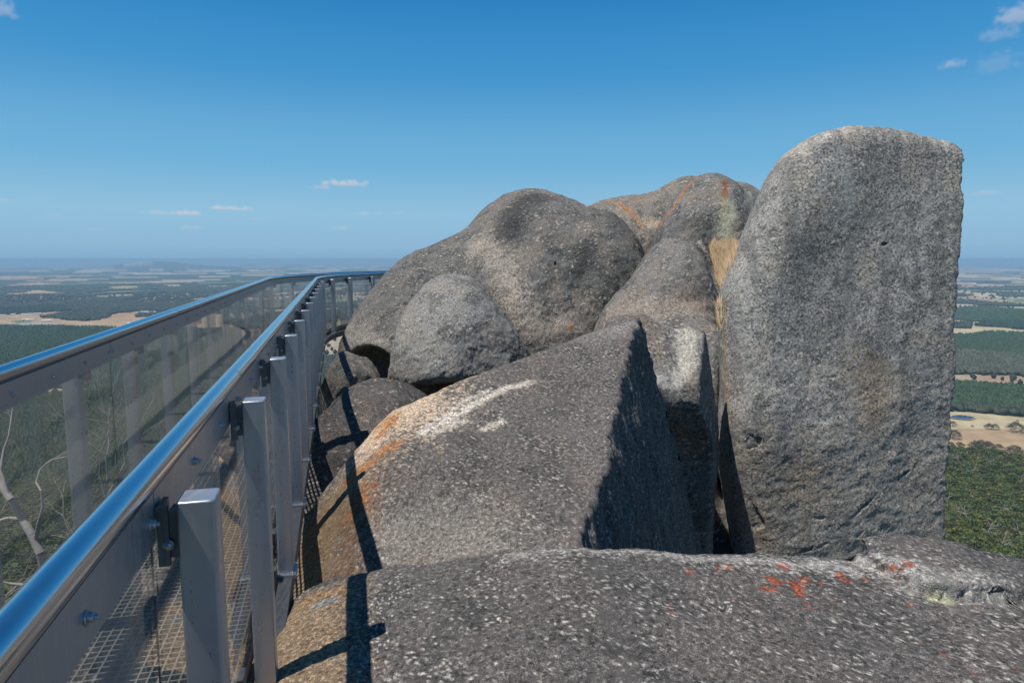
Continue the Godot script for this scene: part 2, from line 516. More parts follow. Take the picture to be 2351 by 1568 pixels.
func make_sky() -> Sky:
	var w := 3072
	var h := 1536
	var im := Image.create(w, h, false, Image.FORMAT_RGBF)
	var stops := [[-90.0, Color(0.23, 0.405, 0.60)], [0.0, Color(0.235, 0.415, 0.61)], [1.2, Color(0.275, 0.48, 0.67)], [3.5, Color(0.285, 0.525, 0.715)], [8.0, Color(0.16, 0.435, 0.695)], [15.0, Color(0.055, 0.29, 0.605)], [20.0, Color(0.027, 0.222, 0.53)], [32.0, Color(0.017, 0.135, 0.36)], [50.0, Color(0.013, 0.080, 0.225)], [90.0, Color(0.011, 0.052, 0.145)]]
	for y in h:
		var el := 90.0 - (y + 0.5) / h * 180.0
		var c: Color = stops[-1][1]
		for k in stops.size() - 1:
			if el >= stops[k][0] and el < stops[k + 1][0]:
				var a: Color = stops[k][1]
				c = a.lerp(stops[k + 1][1], smooth(0, 1, (el - stops[k][0]) / (stops[k + 1][0] - stops[k][0])) * 0.5 + 0.5 * (el - stops[k][0]) / (stops[k + 1][0] - stops[k][0]))
		im.fill_rect(Rect2i(0, y, w, 1), c)
	# small fair-weather clouds, placed by bearing and height: x, y on the photograph's grid, half width, half height, thickness, seed
	var puff := make_noise(FastNoiseLite.TYPE_SIMPLEX_SMOOTH, 0.05, 61, 4)
	for q in [[787, 421, 54, 10, 0.75, 1], [735, 430, 30, 6, 0.35, 9], [430, 492, 30, 6, 0.7, 2], [370, 490, 60, 5, 0.35, 3], [520, 480, 50, 6, 0.75, 4], [440, 524, 28, 4, 0.3, 5], [780, 524, 26, 5, 0.28, 6], [830, 490, 24, 5, 0.25, 7], [865, 491, 14, 4, 0.2, 8], [910, 490, 14, 4, 0.2, 10], [215, 526, 22, 3, 0.2, 11], [585, 500, 26, 3, 0.2, 12], [10, 462, 18, 4, 0.25, 13], [115, 492, 20, 3, 0.18, 14], [2344, 40, 44, 24, 0.45, 15], [2300, 82, 36, 16, 0.2, 16], [2187, 147, 24, 10, 0.32, 17], [2, 24, 22, 20, 0.35, 18], [2258, 444, 34, 6, 0.22, 19], [2290, 150, 40, 26, 0.12, 20]]:
		var mid := px(q[0], q[1], 1.0).normalized()
		var u0 := atan2(mid.x, -mid.z) / TAU * w
		var v0 := acos(mid.y) / PI * h
		var per := w / TAU / F
		var rx := int(q[2] * per * 1.5) + 3
		var ry := int(q[3] * per * 1.6) + 3
		for dy in range(-ry, ry + 1):
			for dx in range(-rx, rx + 1):
				var x := int(u0) + dx
				var y := int(v0) + dy
				var a: float = (dx) / (q[2] * per)
				var b: float = (dy) / (q[3] * per)
				if b > 0.25:
					b = 0.25 + (b - 0.25) * 2.2
				var d := sqrt(a * a + b * b) + 0.75 * puff.get_noise_3d(x * 3.2 / per * 0.42, y * 4.0 / per * 0.42, q[5] * 31.0)
				var t: float = smooth(1.05, 0.35, d) * q[4]
				if t > 0.003:
					var lit := Color(0.62, 0.64, 0.70).lerp(Color(0.42, 0.47, 0.58), smooth(-0.3, 0.7, b))
					var old := im.get_pixel(posmod(x, w), clampi(y, 0, h - 1))
					im.set_pixel(posmod(x, w), clampi(y, 0, h - 1), old.lerp(lit, t))
	var m := PanoramaSkyMaterial.new()
	m.panorama = ImageTexture.create_from_image(im)
	var sky := Sky.new()
	sky.sky_material = m
	return sky

# ------------------------------------------------------------------ what the rocks are made of
var rock_specs: Array = []
var rock_done: Array = []

func mark(pts: Array, w: float, col: Color, strength := 1.0, rag := 0.5, start := 1.5) -> Dictionary:
	return {"px": pts, "w": w, "col": col, "s": strength, "rag": rag, "start": start}

func list_rocks() -> void:
	var tan_ := Color(0.44, 0.31, 0.19)
	var pale := Color(0.46, 0.40, 0.34)
	var white := Color(0.62, 0.57, 0.50)
	var rust := Color(0.40, 0.155, 0.05)
	var near_black := Color(0.055, 0.055, 0.058)  # near-black tone coloured over the two front hollows of the dome
	var orange := Color(0.42, 0.105, 0.05)
	# foreground
	var m := [mark([[640, 1480], [700, 1400], [690, 1568], [640, 1700]], 0.34, Color(0.40, 0.29, 0.185), 0.9, 0.8), mark([[700, 1380], [770, 1360]], 0.10, Color(0.42, 0.27, 0.15), 0.8, 0.8),
		mark([[735, 1385], [752, 1380]], 0.075, Color(0.34, 0.335, 0.31), 0.95, 0.25), mark([[822, 1500], [828, 1520]], 0.06, Color(0.20, 0.205, 0.20), 0.95, 0.2)]
	m.append(mark([[1180, 1272], [1330, 1262], [1460, 1268], [1560, 1275], [1700, 1282]], 0.07, Color(0.50, 0.49, 0.465), 0.6, 3.0))
	m.append(mark([[1760, 1290], [1880, 1296], [2000, 1305], [2070, 1320]], 0.10, Color(0.52, 0.51, 0.49), 0.65, 3.0))
	m.append(mark([[2110, 1325], [2200, 1335], [2290, 1350]], 0.13, Color(0.38, 0.385, 0.365), 0.5, 2.4))
	m.append(mark([[2140, 1372], [2180, 1378]], 0.05, Color(0.46, 0.47, 0.33), 0.9, 1.0))
	var spots := [[490, 368], [530, 365], [890, 372], [905, 345], [800, 440], [770, 500], [810, 505], [835, 462], [930, 460], [965, 490], [985, 538], [1000, 465], [1018, 440], [1245, 425], [1230, 410], [1310, 330], [1380, 440], [1480, 365], [1550, 375], [1610, 385], [1650, 350], [1600, 440], [1025, 590], [1000, 630], [1055, 625], [560, 570], [670, 590], [765, 745], [185, 600], [190, 650], [1720, 830], [1770, 765], [1650, 600], [2300, 990], [2090, 1040], [1120, 465], [1270, 445], [980, 505], [860, 360], [-165, 110], [-95, 85], [-140, 130], [-290, 200], [-310, 220], [300, 400], [1190, 575], [2040, 1000], [1860, 905]]
	for s in spots:
		var low: bool = s[1] > 560
		m.append(mark([[1469.4 + 0.375 * s[0], 1163.3 + 0.375 * s[1]]], 0.014 if low else 0.024, orange, 0.5 if low else 0.85, 1.8))
		for k in 0 if low else 2:
			m.append(mark([[1469.4 + 0.375 * s[0] + 14.0 * sin(s[0] * 1.7 + k * 2.4), 1163.3 + 0.375 * s[1] + 6.0 * cos(s[1] * 2.3 + k * 1.9)]], 0.011, orange, 0.7, 1.2))
	rock_specs.append({"name": "foreground_boulder", "label": "broad foreground granite boulder with white and orange lichen and a loose rock shell", "sdf": sdf_foreground, "lo": Vector3(-2.5, -3.5, -4.7), "hi": Vector3(4.6, -0.9, 1.3), "cell": 0.1, "rounds": 3, "limit": facing_near,
		"base": Color(0.124, 0.120, 0.118), "dark": Color(0.084, 0.084, 0.083), "light": Color(0.46, 0.445, 0.42), "warm": Color(0.139, 0.127, 0.121), "light_at": 0.40, "grain": 2.2, "spot": 5.6, "fleck": 0.12, "rough": 0.008, "fine": 0.0035, "marks": m, "mat": "lichen"})
	# slab
	m = [mark([[700, 1330], [740, 1230], [780, 1130]], 0.5, Color(0.29, 0.205, 0.125), 0.85, 1.0, 3.4), mark([[720, 1100], [790, 1030], [860, 985], [930, 935], [965, 905]], 0.62, Color(0.66, 0.52, 0.385), 0.95, 1.7, 3.5), mark([[800, 1300], [830, 1160]], 0.2, Color(0.24, 0.125, 0.06), 0.6, 1.3, 3.4),
		mark([[745, 1065], [820, 1010], [880, 975], [950, 915]], 0.17, Color(0.52, 0.29, 0.125), 0.7, 1.8, 3.5), mark([[870, 1000], [905, 960], [950, 915]], 0.06, rust, 0.65, 1.7, 3.5), mark([[800, 1100], [850, 1062], [905, 1020]], 0.09, rust, 0.7, 1.7, 3.5), mark([[850, 1120], [825, 1150], [800, 1180]], 0.10, rust, 0.45, 1.7, 3.5),
		mark([[970, 992], [1040, 957], [1100, 920], [1160, 892], [1215, 878]], 0.065, white, 1.0, 1.6, 3.5), mark([[985, 975], [1060, 925], [1120, 895]], 0.05, white, 0.7, 2.2, 3.5), mark([[1115, 985], [1150, 967]], 0.06, white, 0.9, 1.8, 3.5), mark([[1000, 990], [1060, 968]], 0.07, white, 0.7, 2.0, 3.5), mark([[1370, 770], [1450, 745]], 0.22, Color(0.40, 0.39, 0.375), 0.45, 2.2, 3.5), mark([[900, 1240], [1000, 1200], [1100, 1240]], 0.32, Color(0.40, 0.375, 0.34), 0.4, 2.8, 3.5)]
	rock_specs.append({"name": "tilted_slab", "label": "large tilted granite slab with a pale streak, rusty left edge and a dark cut side", "sdf": sdf_slab, "lo": Vector3(-2.4, -4.8, -9.4), "hi": Vector3(3.0, -0.2, -3.0), "cell": 0.12, "rounds": 3, "limit": facing,
		"base": Color(0.154, 0.146, 0.140), "dark": Color(0.105, 0.103, 0.100), "light": Color(0.44, 0.41, 0.37), "warm": Color(0.172, 0.151, 0.139), "light_at": 0.42, "grain": 1.8, "spot": 4.8, "fleck": 0.12, "rough": 0.008, "fine": 0.0035, "marks": m, "mat": "lichen", "cut": true})
	# monolith
	m = [mark([[1750, 430], [1725, 480], [1700, 535]], 0.06, tan_, 0.7, 0.8, 6.0), mark([[1665, 690], [1662, 800], [1668, 950], [1660, 1050]], 0.10, Color(0.36, 0.29, 0.20), 0.8, 0.8, 6.0), mark([[1665, 1040], [1672, 1150], [1680, 1230]], 0.12, Color(0.38, 0.38, 0.30), 0.6, 1.4, 6.0), mark([[1990, 860], [2010, 950]], 0.42, Color(0.36, 0.25, 0.145), 0.45, 1.6, 6.0), mark([[1830, 1120], [1850, 1080]], 0.3, Color(0.38, 0.26, 0.15), 0.5, 1.6, 6.0), mark([[1720, 1180], [1760, 1230]], 0.35, Color(0.20, 0.16, 0.12), 0.5, 1.4, 6.0),
		mark([[1800, 1120], [1950, 1080], [2080, 1130]], 0.95, Color(0.375, 0.325, 0.265), 0.45, 1.6, 6.0), mark([[1860, 560], [1880, 660], [1900, 760]], 0.75, Color(0.165, 0.160, 0.153), 0.5, 1.3, 6.0), mark([[2020, 380], [2010, 520]], 0.45, Color(0.19, 0.185, 0.178), 0.45, 1.3, 6.0)]
	rock_specs.append({"name": "standing_monolith", "label": "tall upright granite block with a rounded left shoulder and straight right edge", "sdf": sdf_monolith, "lo": Vector3(2.3, -6.4, -11.3), "hi": Vector3(6.4, 1.95, -7.9), "cell": 0.14, "rounds": 3, "limit": facing,
		"grain": 1.5, "streaks": true, "base": Color(0.350, 0.339, 0.321), "dark": Color(0.212, 0.207, 0.199), "light": Color(0.46, 0.43, 0.39), "warm": Color(0.371, 0.334, 0.286), "light_at": 0.36, "rough": 0.0065, "fine": 0.0028, "marks": m, "mat": "granite"})
	# thin blade rock
	m = [mark([[1580, 770], [1572, 830], [1565, 860]], 0.18, Color(0.50, 0.475, 0.415), 0.7, 1.6, 6.5), mark([[1500, 870], [1560, 890]], 0.12, Color(0.42, 0.41, 0.39), 0.6, 1.2, 6.5)]
	rock_specs.append({"name": "blade_boulder", "label": "thin upright granite blade with a pale scooped top wedged beside the monolith", "sdf": sdf_blade, "lo": Vector3(0.6, -5.4, -10.0), "hi": Vector3(3.0, -0.4, -7.4), "cell": 0.12, "rounds": 2, "limit": facing,
		"base": Color(0.17, 0.162, 0.155), "dark": Color(0.10, 0.098, 0.096), "light": Color(0.42, 0.41, 0.38), "warm": Color(0.18, 0.15, 0.13), "light_at": 0.42, "rough": 0.012, "fine": 0.004, "marks": m, "mat": "granite"})
	# dome
	m = [mark([[1230, 450], [1180, 480], [1160, 540]], 0.42, near_black, 0.75, 1.0, 10.0), mark([[1350, 570], [1330, 625]], 0.26, near_black, 0.75, 1.0, 10.0), mark([[1100, 560], [1150, 605], [1185, 690], [1230, 745], [1300, 740], [1350, 725]], 0.40, pale, 0.6, 2.0, 10.0), mark([[1305, 755], [1310, 752]], 0.06, rust, 0.8, 1.0, 10.0), mark([[1278, 620], [1283, 670]], 0.03, Color(0.36, 0.28, 0.2), 0.7, 0.8, 10.0), mark([[1380, 462], [1430, 490], [1476, 525]], 0.06, Color(0.33, 0.30, 0.26), 0.8, 0.7, 10.0), mark([[800, 770], [860, 790]], 0.4, Color(0.34, 0.32, 0.29), 0.5, 1.2, 10.0)]
	rock_specs.append({"name": "domed_boulder", "label": "big domed granite boulder with blackish hollows and a pale foot behind the egg boulder", "sdf": sdf_dome, "lo": Vector3(-4.2, -4.8, -19.0), "hi": Vector3(3.6, 2.1, -12.4), "cell": 0.13, "rounds": 2, "limit": facing,
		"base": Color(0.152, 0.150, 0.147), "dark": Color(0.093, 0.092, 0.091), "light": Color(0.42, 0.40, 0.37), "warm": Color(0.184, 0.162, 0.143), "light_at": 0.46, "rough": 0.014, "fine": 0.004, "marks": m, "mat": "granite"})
	# egg
	m = [mark([[900, 760], [960, 800], [1000, 830]], 0.5, Color(0.33, 0.325, 0.31), 0.45, 1.2, 9.0)]
	rock_specs.append({"name": "egg_boulder", "label": "egg shaped grey boulder with a darker right flank resting behind the tilted slab", "sdf": sdf_egg, "lo": Vector3(-2.7, -3.0, -14.4), "hi": Vector3(0.9, 0.2, -10.4), "cell": 0.16, "rounds": 3, "limit": facing,
		"base": Color(0.241, 0.237, 0.230), "dark": Color(0.140, 0.138, 0.134), "light": Color(0.42, 0.405, 0.38), "warm": Color(0.258, 0.235, 0.207), "light_at": 0.45, "rough": 0.014, "fine": 0.0035, "marks": m, "mat": "granite"})
	# ridge
	m = [mark([[1602, 406], [1575, 432], [1555, 462], [1535, 492], [1510, 522]], 0.06, rust, 1.0, 1.0, 10.0), mark([[1500, 525], [1470, 565], [1440, 600], [1400, 640], [1372, 700], [1357, 745]], 0.15, Color(0.46, 0.38, 0.27), 0.85, 0.8, 10.0), mark([[1400, 720], [1470, 712], [1560, 705], [1620, 712]], 0.30, Color(0.42, 0.345, 0.285), 0.55, 2.0, 9.0), mark([[1666, 415], [1664, 450], [1662, 490]], 0.08, Color(0.22, 0.09, 0.045), 0.9, 0.7, 10.0), mark([[1672, 470], [1664, 530], [1662, 545]], 0.25, Color(0.42, 0.43, 0.32), 0.7, 1.2, 10.0), mark([[1715, 440], [1725, 470]], 0.2, Color(0.42, 0.43, 0.33), 0.6, 1.5, 10.0), mark([[1605, 555], [1620, 575]], 0.05, white, 0.8, 0.6, 10.0), mark([[1740, 408], [1752, 415]], 0.12, Color(0.17, 0.06, 0.04), 0.9, 0.6, 10.0)]
	rock_specs.append({"name": "ridge_boulder", "label": "ridge shaped granite boulder with a rusty vein down its left edge", "sdf": sdf_ridge, "lo": Vector3(1.1, -5.0, -17.2), "hi": Vector3(6.3, 2.1, -9.0), "cell": 0.13, "rounds": 2, "limit": facing,
		"base": Color(0.173, 0.169, 0.165), "dark": Color(0.104, 0.104, 0.104), "light": Color(0.42, 0.40, 0.37), "warm": Color(0.209, 0.178, 0.157), "light_at": 0.45, "rough": 0.014, "fine": 0.004, "marks": m, "mat": "granite"})
	# saddle behind
	m = [mark([[1392, 462], [1420, 468], [1445, 488], [1476, 524]], 0.05, rust, 1.0, 1.0, 13.0), mark([[1420, 463], [1450, 480], [1470, 505]], 0.03, rust, 0.8, 0.8, 13.0), mark([[1480, 510], [1510, 515]], 0.25, Color(0.44, 0.36, 0.26), 0.6, 1.2, 13.0)]
	rock_specs.append({"name": "saddle_boulder", "label": "low granite saddle rock with rusty lines between the dome and the ridge", "sdf": sdf_saddle, "lo": Vector3(0.4, -5.0, -20.6), "hi": Vector3(7.4, 2.4, -15.6), "cell": 0.2, "rounds": 2, "limit": facing,
		"base": Color(0.210, 0.196, 0.179), "dark": Color(0.126, 0.121, 0.116), "light": Color(0.40, 0.38, 0.35), "warm": Color(0.252, 0.210, 0.173), "light_at": 0.45, "rough": 0.014, "fine": 0.004, "marks": m, "mat": "granite"})
	m = [mark([[830, 835], [840, 850]], 0.12, Color(0.44, 0.40, 0.33), 0.8, 0.9, 8.0)]
	rock_specs.append({"name": "small_block", "label": "small angular boulder under the domed boulder beside the skywalk posts", "sdf": sdf_block, "lo": Vector3(-3.4, -3.6, -12.2), "hi": Vector3(-1.4, -1.2, -9.4), "cell": 0.11, "rounds": 2, "limit": facing,
		"base": Color(0.178, 0.170, 0.159), "dark": Color(0.109, 0.103, 0.100), "light": Color(0.42, 0.40, 0.37), "warm": Color(0.218, 0.190, 0.161), "light_at": 0.40, "rough": 0.014, "fine": 0.004, "marks": m, "mat": "lichen"})
	rock_specs.append({"name": "low_boulder", "label": "low dark rounded boulder between the tilted slab and the skywalk", "sdf": sdf_shoulder, "lo": Vector3(-2.9, -3.9, -10.0), "hi": Vector3(-0.5, -1.3, -6.1), "cell": 0.12, "rounds": 2, "limit": facing,
		"base": Color(0.138, 0.129, 0.123), "dark": Color(0.088, 0.085, 0.084), "light": Color(0.42, 0.40, 0.37), "warm": Color(0.154, 0.132, 0.116), "light_at": 0.42, "rough": 0.010, "fine": 0.004, "marks": [], "mat": "lichen"})

func build_rock(i: int) -> void:
	var s: Dictionary = rock_specs[i]
	var sdf: Callable = s.sdf
	var g := net(sdf, s.lo, s.hi, s.cell, s.rounds, s.limit)
	var v: PackedVector3Array = g.v
	var idx: PackedInt32Array = g.i
	var n := normals_of(v, idx)
	var rough: float = s.rough
	var fine: float = s.fine
	for k in v.size():
		var p := v[k]
		v[k] = p + n[k] * (rough * (n_small.get_noise_3dv(p) + 0.8 * n_mid.get_noise_3dv(p * 2.0)) + fine * n_fine.get_noise_3dv(p))
	n = normals_of(v, idx)
	var marks := []
	for m in s.marks:
		var pts := PackedVector3Array()
		var box := AABB()
		for q in m.px:
			var h := hit(sdf, q[0], q[1], m.start, m.start + 9.0)
			if pts.is_empty():
				box = AABB(h, Vector3.ZERO)
			pts.append(h)
			box = box.expand(h)
		marks.append([box.grow(m.w * 2.0), pts, m.w, m.col, m.s, m.rag])
	var col := PackedColorArray()
	col.resize(v.size())
	var base: Color = s.base
	var dark: Color = s.dark
	var light: Color = s.light
	var warm: Color = s.warm
	var la: float = s.light_at
	var cut: bool = s.has("cut")
	var streaks: bool = s.has("streaks")
	var cs: float = s.get("grain", 1.2)
	var fs: float = s.get("spot", 2.4)
	var k_fine: float = s.get("fleck", 0.12)
	for k in v.size():
		var p := v[k]
		var a := n_patch.get_noise_3dv(p)
		var b := n_small.get_noise_3dv(p * 1.7 + Vector3(31, 7, 3))
		var c := n_fine.get_noise_3dv(p * cs + Vector3(9, 2, 5))
		var d := n_mid.get_noise_3dv(p * 0.8 + Vector3(50, 3, 8))
		var o := base.lerp(dark, smooth(-0.05, 0.3, a + 0.35 * b))
		o = o.lerp(warm, smooth(0.02, 0.4, d + 0.3 * b) * 0.8)
		var e := n_small.get_noise_3dv(p * fs + Vector3(3, 81, 40))
		o = o.lerp(light, smooth(la, la + 0.10, e + 0.30 * c + 0.42 * a) * 0.85)
		if k_fine > 0.0:
			o = o.lerp(light, smooth(0.12, 0.5, c + 0.25 * e) * k_fine * smooth(-0.3, 0.35, n_mid.get_noise_3dv(p * 0.55 + Vector3(5, 60, 9)) + 0.4 * b))
		if streaks:
			o = o.lerp(dark, smooth(0.0, 0.45, n_streak.get_noise_3d(p.x * 0.42, p.y * 0.05, 2.0) + 0.25 * b) * 0.75)
		if cut and n[k].x > 0.72:
			var st := n_streak.get_noise_3d(p.x * 2.2, p.y * 0.3, p.z * 2.2)
			o = base.lerp(light, smooth(0.22, 0.6, st + 0.2 * c) * 0.7)
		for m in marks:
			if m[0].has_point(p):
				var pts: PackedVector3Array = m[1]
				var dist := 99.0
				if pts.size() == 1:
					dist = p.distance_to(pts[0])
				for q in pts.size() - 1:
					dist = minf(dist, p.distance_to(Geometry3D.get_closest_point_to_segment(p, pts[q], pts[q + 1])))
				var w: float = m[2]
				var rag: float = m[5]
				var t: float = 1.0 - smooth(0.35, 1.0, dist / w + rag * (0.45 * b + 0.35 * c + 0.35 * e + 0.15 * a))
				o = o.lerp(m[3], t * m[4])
		var k2 := (1.0 + 0.17 * c + 0.10 * b + 0.22 * n_big.get_noise_3dv(p * 1.1 + Vector3(7, 7, 7))) * 1.6
		col[k] = Color(o.r * k2, o.g * k2, o.b * k2)
	rock_done[i] = [v, n, idx, col]

func tiles(freq: float, kind: int, seed_: int, octaves: int, size: int) -> PackedByteArray:
	var n := make_noise(kind, freq, seed_, octaves)
	if kind == FastNoiseLite.TYPE_CELLULAR:
		n.cellular_return_type = FastNoiseLite.RETURN_CELL_VALUE
		n.cellular_jitter = 1.0
	var im := n.get_seamless_image(size, size, false, false, 0.12)
	im.convert(Image.FORMAT_L8)
	return im.get_data()

var mats := {}

func rock_materials() -> void:
	var size := 1024
	var crystal := tiles(0.11, FastNoiseLite.TYPE_CELLULAR, 5, 1, size)
	var fine := tiles(0.16, FastNoiseLite.TYPE_SIMPLEX, 6, 2, size)
	var mid := tiles(0.035, FastNoiseLite.TYPE_SIMPLEX, 7, 4, size)
	var spot := tiles(0.075, FastNoiseLite.TYPE_SIMPLEX_SMOOTH, 8, 4, size)
	var g := PackedByteArray()
	g.resize(size * size * 3)
	var l := PackedByteArray()
	l.resize(size * size * 3)
	var hb := PackedByteArray()
	hb.resize(size * size)
	for i in size * size:
		var c := crystal[i] / 255.0
		var f := fine[i] / 255.0 - 0.5
		var m := mid[i] / 255.0 - 0.5
		var s := spot[i] / 255.0 - 0.5
		var t := 0.60 + f * 0.46 + m * 0.32
		if c < 0.2:
			t *= 0.55
		elif c > 0.78:
			t = t * 1.15 + 0.14
		t = clampf(t, 0.12, 1.0)
		var w := 0.0 if c < 0.7 else 0.05
		g[i * 3] = int(255.0 * sqrt(t))
		g[i * 3 + 1] = int(255.0 * sqrt(t * (1.0 - w * 0.5)))
		g[i * 3 + 2] = int(255.0 * sqrt(t * (0.985 - w)))
		# lichen crust: pale flakes over a darker film
		var u := 0.49 + f * 0.44 + m * 0.26
		var k := smooth(0.19, 0.24, s + f * 0.20 + m * 0.55)
		u = lerpf(u, 0.98 + f * 0.2, k * 0.85)
		if c > 0.88 and f > -0.05:
			u = maxf(u, 0.9)
		elif c < 0.12:
			u *= 0.6
		u = clampf(u, 0.1, 1.0)
		l[i * 3] = int(255.0 * sqrt(u))
		l[i * 3 + 1] = int(255.0 * sqrt(u * lerpf(0.97, 0.99, k)))
		l[i * 3 + 2] = int(255.0 * sqrt(u * lerpf(0.95, 0.97, k)))
		hb[i] = clampi(int(128.0 + 120.0 * (m * 0.45 + f * 0.85) + (18 if c > 0.7 else (-18 if c < 0.2 else 0))), 0, 255)
	var height := ImageTexture.create_from_image(Image.create_from_data(size, size, false, Image.FORMAT_L8, hb))
	for kind in ["granite", "lichen"]:
		var t := StandardMaterial3D.new()
		t.resource_name = kind + "_rock"
		t.albedo_texture = ImageTexture.create_from_image(Image.create_from_data(size, size, false, Image.FORMAT_RGB8, g if kind == "granite" else l))
		t.vertex_color_use_as_albedo = true
		t.roughness = 0.92
		t.metallic_specular = 0.3
		t.uv1_triplanar = true
		t.uv1_world_triplanar = true
		t.uv1_triplanar_sharpness = 4.0
		t.uv1_scale = Vector3.ONE * (0.52 if kind == "granite" else 0.62)
		t.uv1_offset = Vector3(0.31, 0.17, 0.77)
		t.heightmap_enabled = true
		t.heightmap_texture = height
		t.heightmap_scale = 1.0 if kind == "granite" else 0.9
		mats[kind] = t

func build_rocks() -> void:
	list_rocks()
	rock_done.resize(rock_specs.size())
	var job := WorkerThreadPool.add_group_task(build_rock, rock_specs.size(), -1, true)
	rock_materials()
	WorkerThreadPool.wait_for_group_task_completion(job)
	for i in rock_specs.size():
		var s: Dictionary = rock_specs[i]
		var d: Array = rock_done[i]
		var o := part(s.name, arrays_mesh(d[0], d[1], d[2], d[3]), mats[s.mat], self)
		tag(o, s.label, "rock")

# ------------------------------------------------------------------ skywalk
const BAY := 1.0937
const STRAIGHT := 13.75
const BEND := 5.7
var fw := Vector3(-0.2464, 0, -0.9692)
var rt := Vector3(0.9692, 0, -0.2464)

# a place on the walk: metres along, metres to the left of the line of near posts, height
func walk(s: float, off: float, y: float) -> Vector3:
	var start := Vector3(-1.268, 0, -3.652) - fw * 3.281
	if s <= STRAIGHT:
		return start + fw * s - rt * off + Vector3(0, y, 0)
	var a := (s - STRAIGHT) / BEND
	var centre := start + fw * STRAIGHT + rt * BEND
	return centre + (-rt * cos(a) + fw * sin(a)) * (BEND + off) + Vector3(0, y, 0)

func heading(s: float) -> Basis:   # x to the right of the walk, y up, z back along it
	var a := maxf(0.0, s - STRAIGHT) / BEND
	var f := fw * cos(a) + rt * sin(a)
	var r := rt * cos(a) - fw * sin(a)
	return Basis(r, Vector3.UP, -f)

func post_top(s: float) -> float:
	return -0.5516 + 0.006 * s

# sweep an outline (x right, y up, clockwise list) along the walk
func sweep(outline: PackedVector2Array, s0: float, s1: float, off: float, lift: float, step: float, soft: bool) -> ArrayMesh:
	var st := SurfaceTool.new()
	st.begin(Mesh.PRIMITIVE_TRIANGLES)
	var n := maxi(1, int(ceil((s1 - s0) / step)))
	var m := outline.size()
	var rings := []
	for i in n + 1:
		var s := lerpf(s0, s1, float(i) / n)
		var b := heading(s)
		var c := walk(s, off, post_top(s) + lift)
		var ring := PackedVector3Array()
		for q in outline:
			ring.append(c + b.x * q.x + Vector3(0, q.y, 0))
		rings.append(ring)
	for i in n:
		for k in m:
			var k2 := (k + 1) % m
			var a: Vector3 = rings[i][k]
			var b2: Vector3 = rings[i][k2]
			var c2: Vector3 = rings[i + 1][k2]
			var d: Vector3 = rings[i + 1][k]
			st.set_smooth_group(1 if soft else -1)
			for v in [a, c2, b2, a, d, c2]:
				st.add_vertex(v)
	for e in 2:
		var ring: PackedVector3Array = rings[0 if e == 0 else n]
		var mid := Vector3.ZERO
		for v in ring:
			mid += v / m
		st.set_smooth_group(-1)
		for k in m:
			var k2 := (k + 1) % m
			if e == 0:
				st.add_vertex(mid); st.add_vertex(ring[k]); st.add_vertex(ring[k2])
			else:
				st.add_vertex(mid); st.add_vertex(ring[k2]); st.add_vertex(ring[k])
	st.generate_normals()
	return st.commit()

func rect(w: float, h: float) -> PackedVector2Array:
	return PackedVector2Array([Vector2(-w / 2, -h / 2), Vector2(-w / 2, h / 2), Vector2(w / 2, h / 2), Vector2(w / 2, -h / 2)])

func circle(r: float, n: int) -> PackedVector2Array:
	var o := PackedVector2Array()
	for i in n:
		o.append(Vector2(-cos(TAU * i / n), sin(TAU * i / n)) * r)
	return o

func add_box(st: SurfaceTool, c: Vector3, size: Vector3, b := Basis.IDENTITY) -> void:
	var h := size / 2
	var f := [[Vector3(1, 0, 0), Vector3(0, 1, 0), Vector3(0, 0, 1)], [Vector3(-1, 0, 0), Vector3(0, 0, 1), Vector3(0, 1, 0)], [Vector3(0, 1, 0), Vector3(0, 0, 1), Vector3(1, 0, 0)], [Vector3(0, -1, 0), Vector3(1, 0, 0), Vector3(0, 0, 1)], [Vector3(0, 0, 1), Vector3(1, 0, 0), Vector3(0, 1, 0)], [Vector3(0, 0, -1), Vector3(0, 1, 0), Vector3(1, 0, 0)]]
	for q in f:
		st.set_normal(b * q[0])
		var u: Vector3 = q[1]
		var w: Vector3 = q[2]
		var p := []
		for e in [[-1, -1], [-1, 1], [1, 1], [1, -1]]:
			p.append(c + b * ((q[0] + u * e[0] + w * e[1]) * h))
		for k in [0, 1, 2, 0, 2, 3]:
			st.add_vertex(p[k])

# a square tube with rounded corners standing on its foot, the top closed and softened
func tube_post(w: float, d: float, h: float, r: float) -> ArrayMesh:
	var ring := PackedVector2Array()
	for c in 4:
		var cc: Vector2 = [Vector2(1, 1), Vector2(1, -1), Vector2(-1, -1), Vector2(-1, 1)][c] * Vector2(w / 2 - r, d / 2 - r)
		for k in 4:
			var a := PI / 2 - c * PI / 2 - k * PI / 6
			ring.append(cc + Vector2(cos(a), sin(a)) * r)
	var levels := [[0.0, 1.0], [h - 0.004, 1.0], [h - 0.001, 0.975], [h, 0.93]]
	var st := SurfaceTool.new()
	st.begin(Mesh.PRIMITIVE_TRIANGLES)
	var m := ring.size()
	for i in levels.size() - 1:
		st.set_smooth_group(1 if i == 0 else 2)
		for k in m:
			var q := []
			for e in [[k, i], [k, i + 1], [(k + 1) % m, i + 1], [(k + 1) % m, i]]:
				var f: float = levels[e[1]][1]
				q.append(Vector3(ring[e[0]].x * f, levels[e[1]][0], ring[e[0]].y * f))
			for j in [0, 2, 1, 0, 3, 2]:
				st.add_vertex(q[j])
	st.set_smooth_group(-1)
	for k in m:
		var f := 0.93
		var a := Vector3(ring[k].x * f, h, ring[k].y * f)
		var b := Vector3(ring[(k + 1) % m].x * f, h, ring[(k + 1) % m].y * f)
		st.add_vertex(Vector3(0, h, 0)); st.add_vertex(a); st.add_vertex(b)
	st.generate_normals()
	return st.commit()

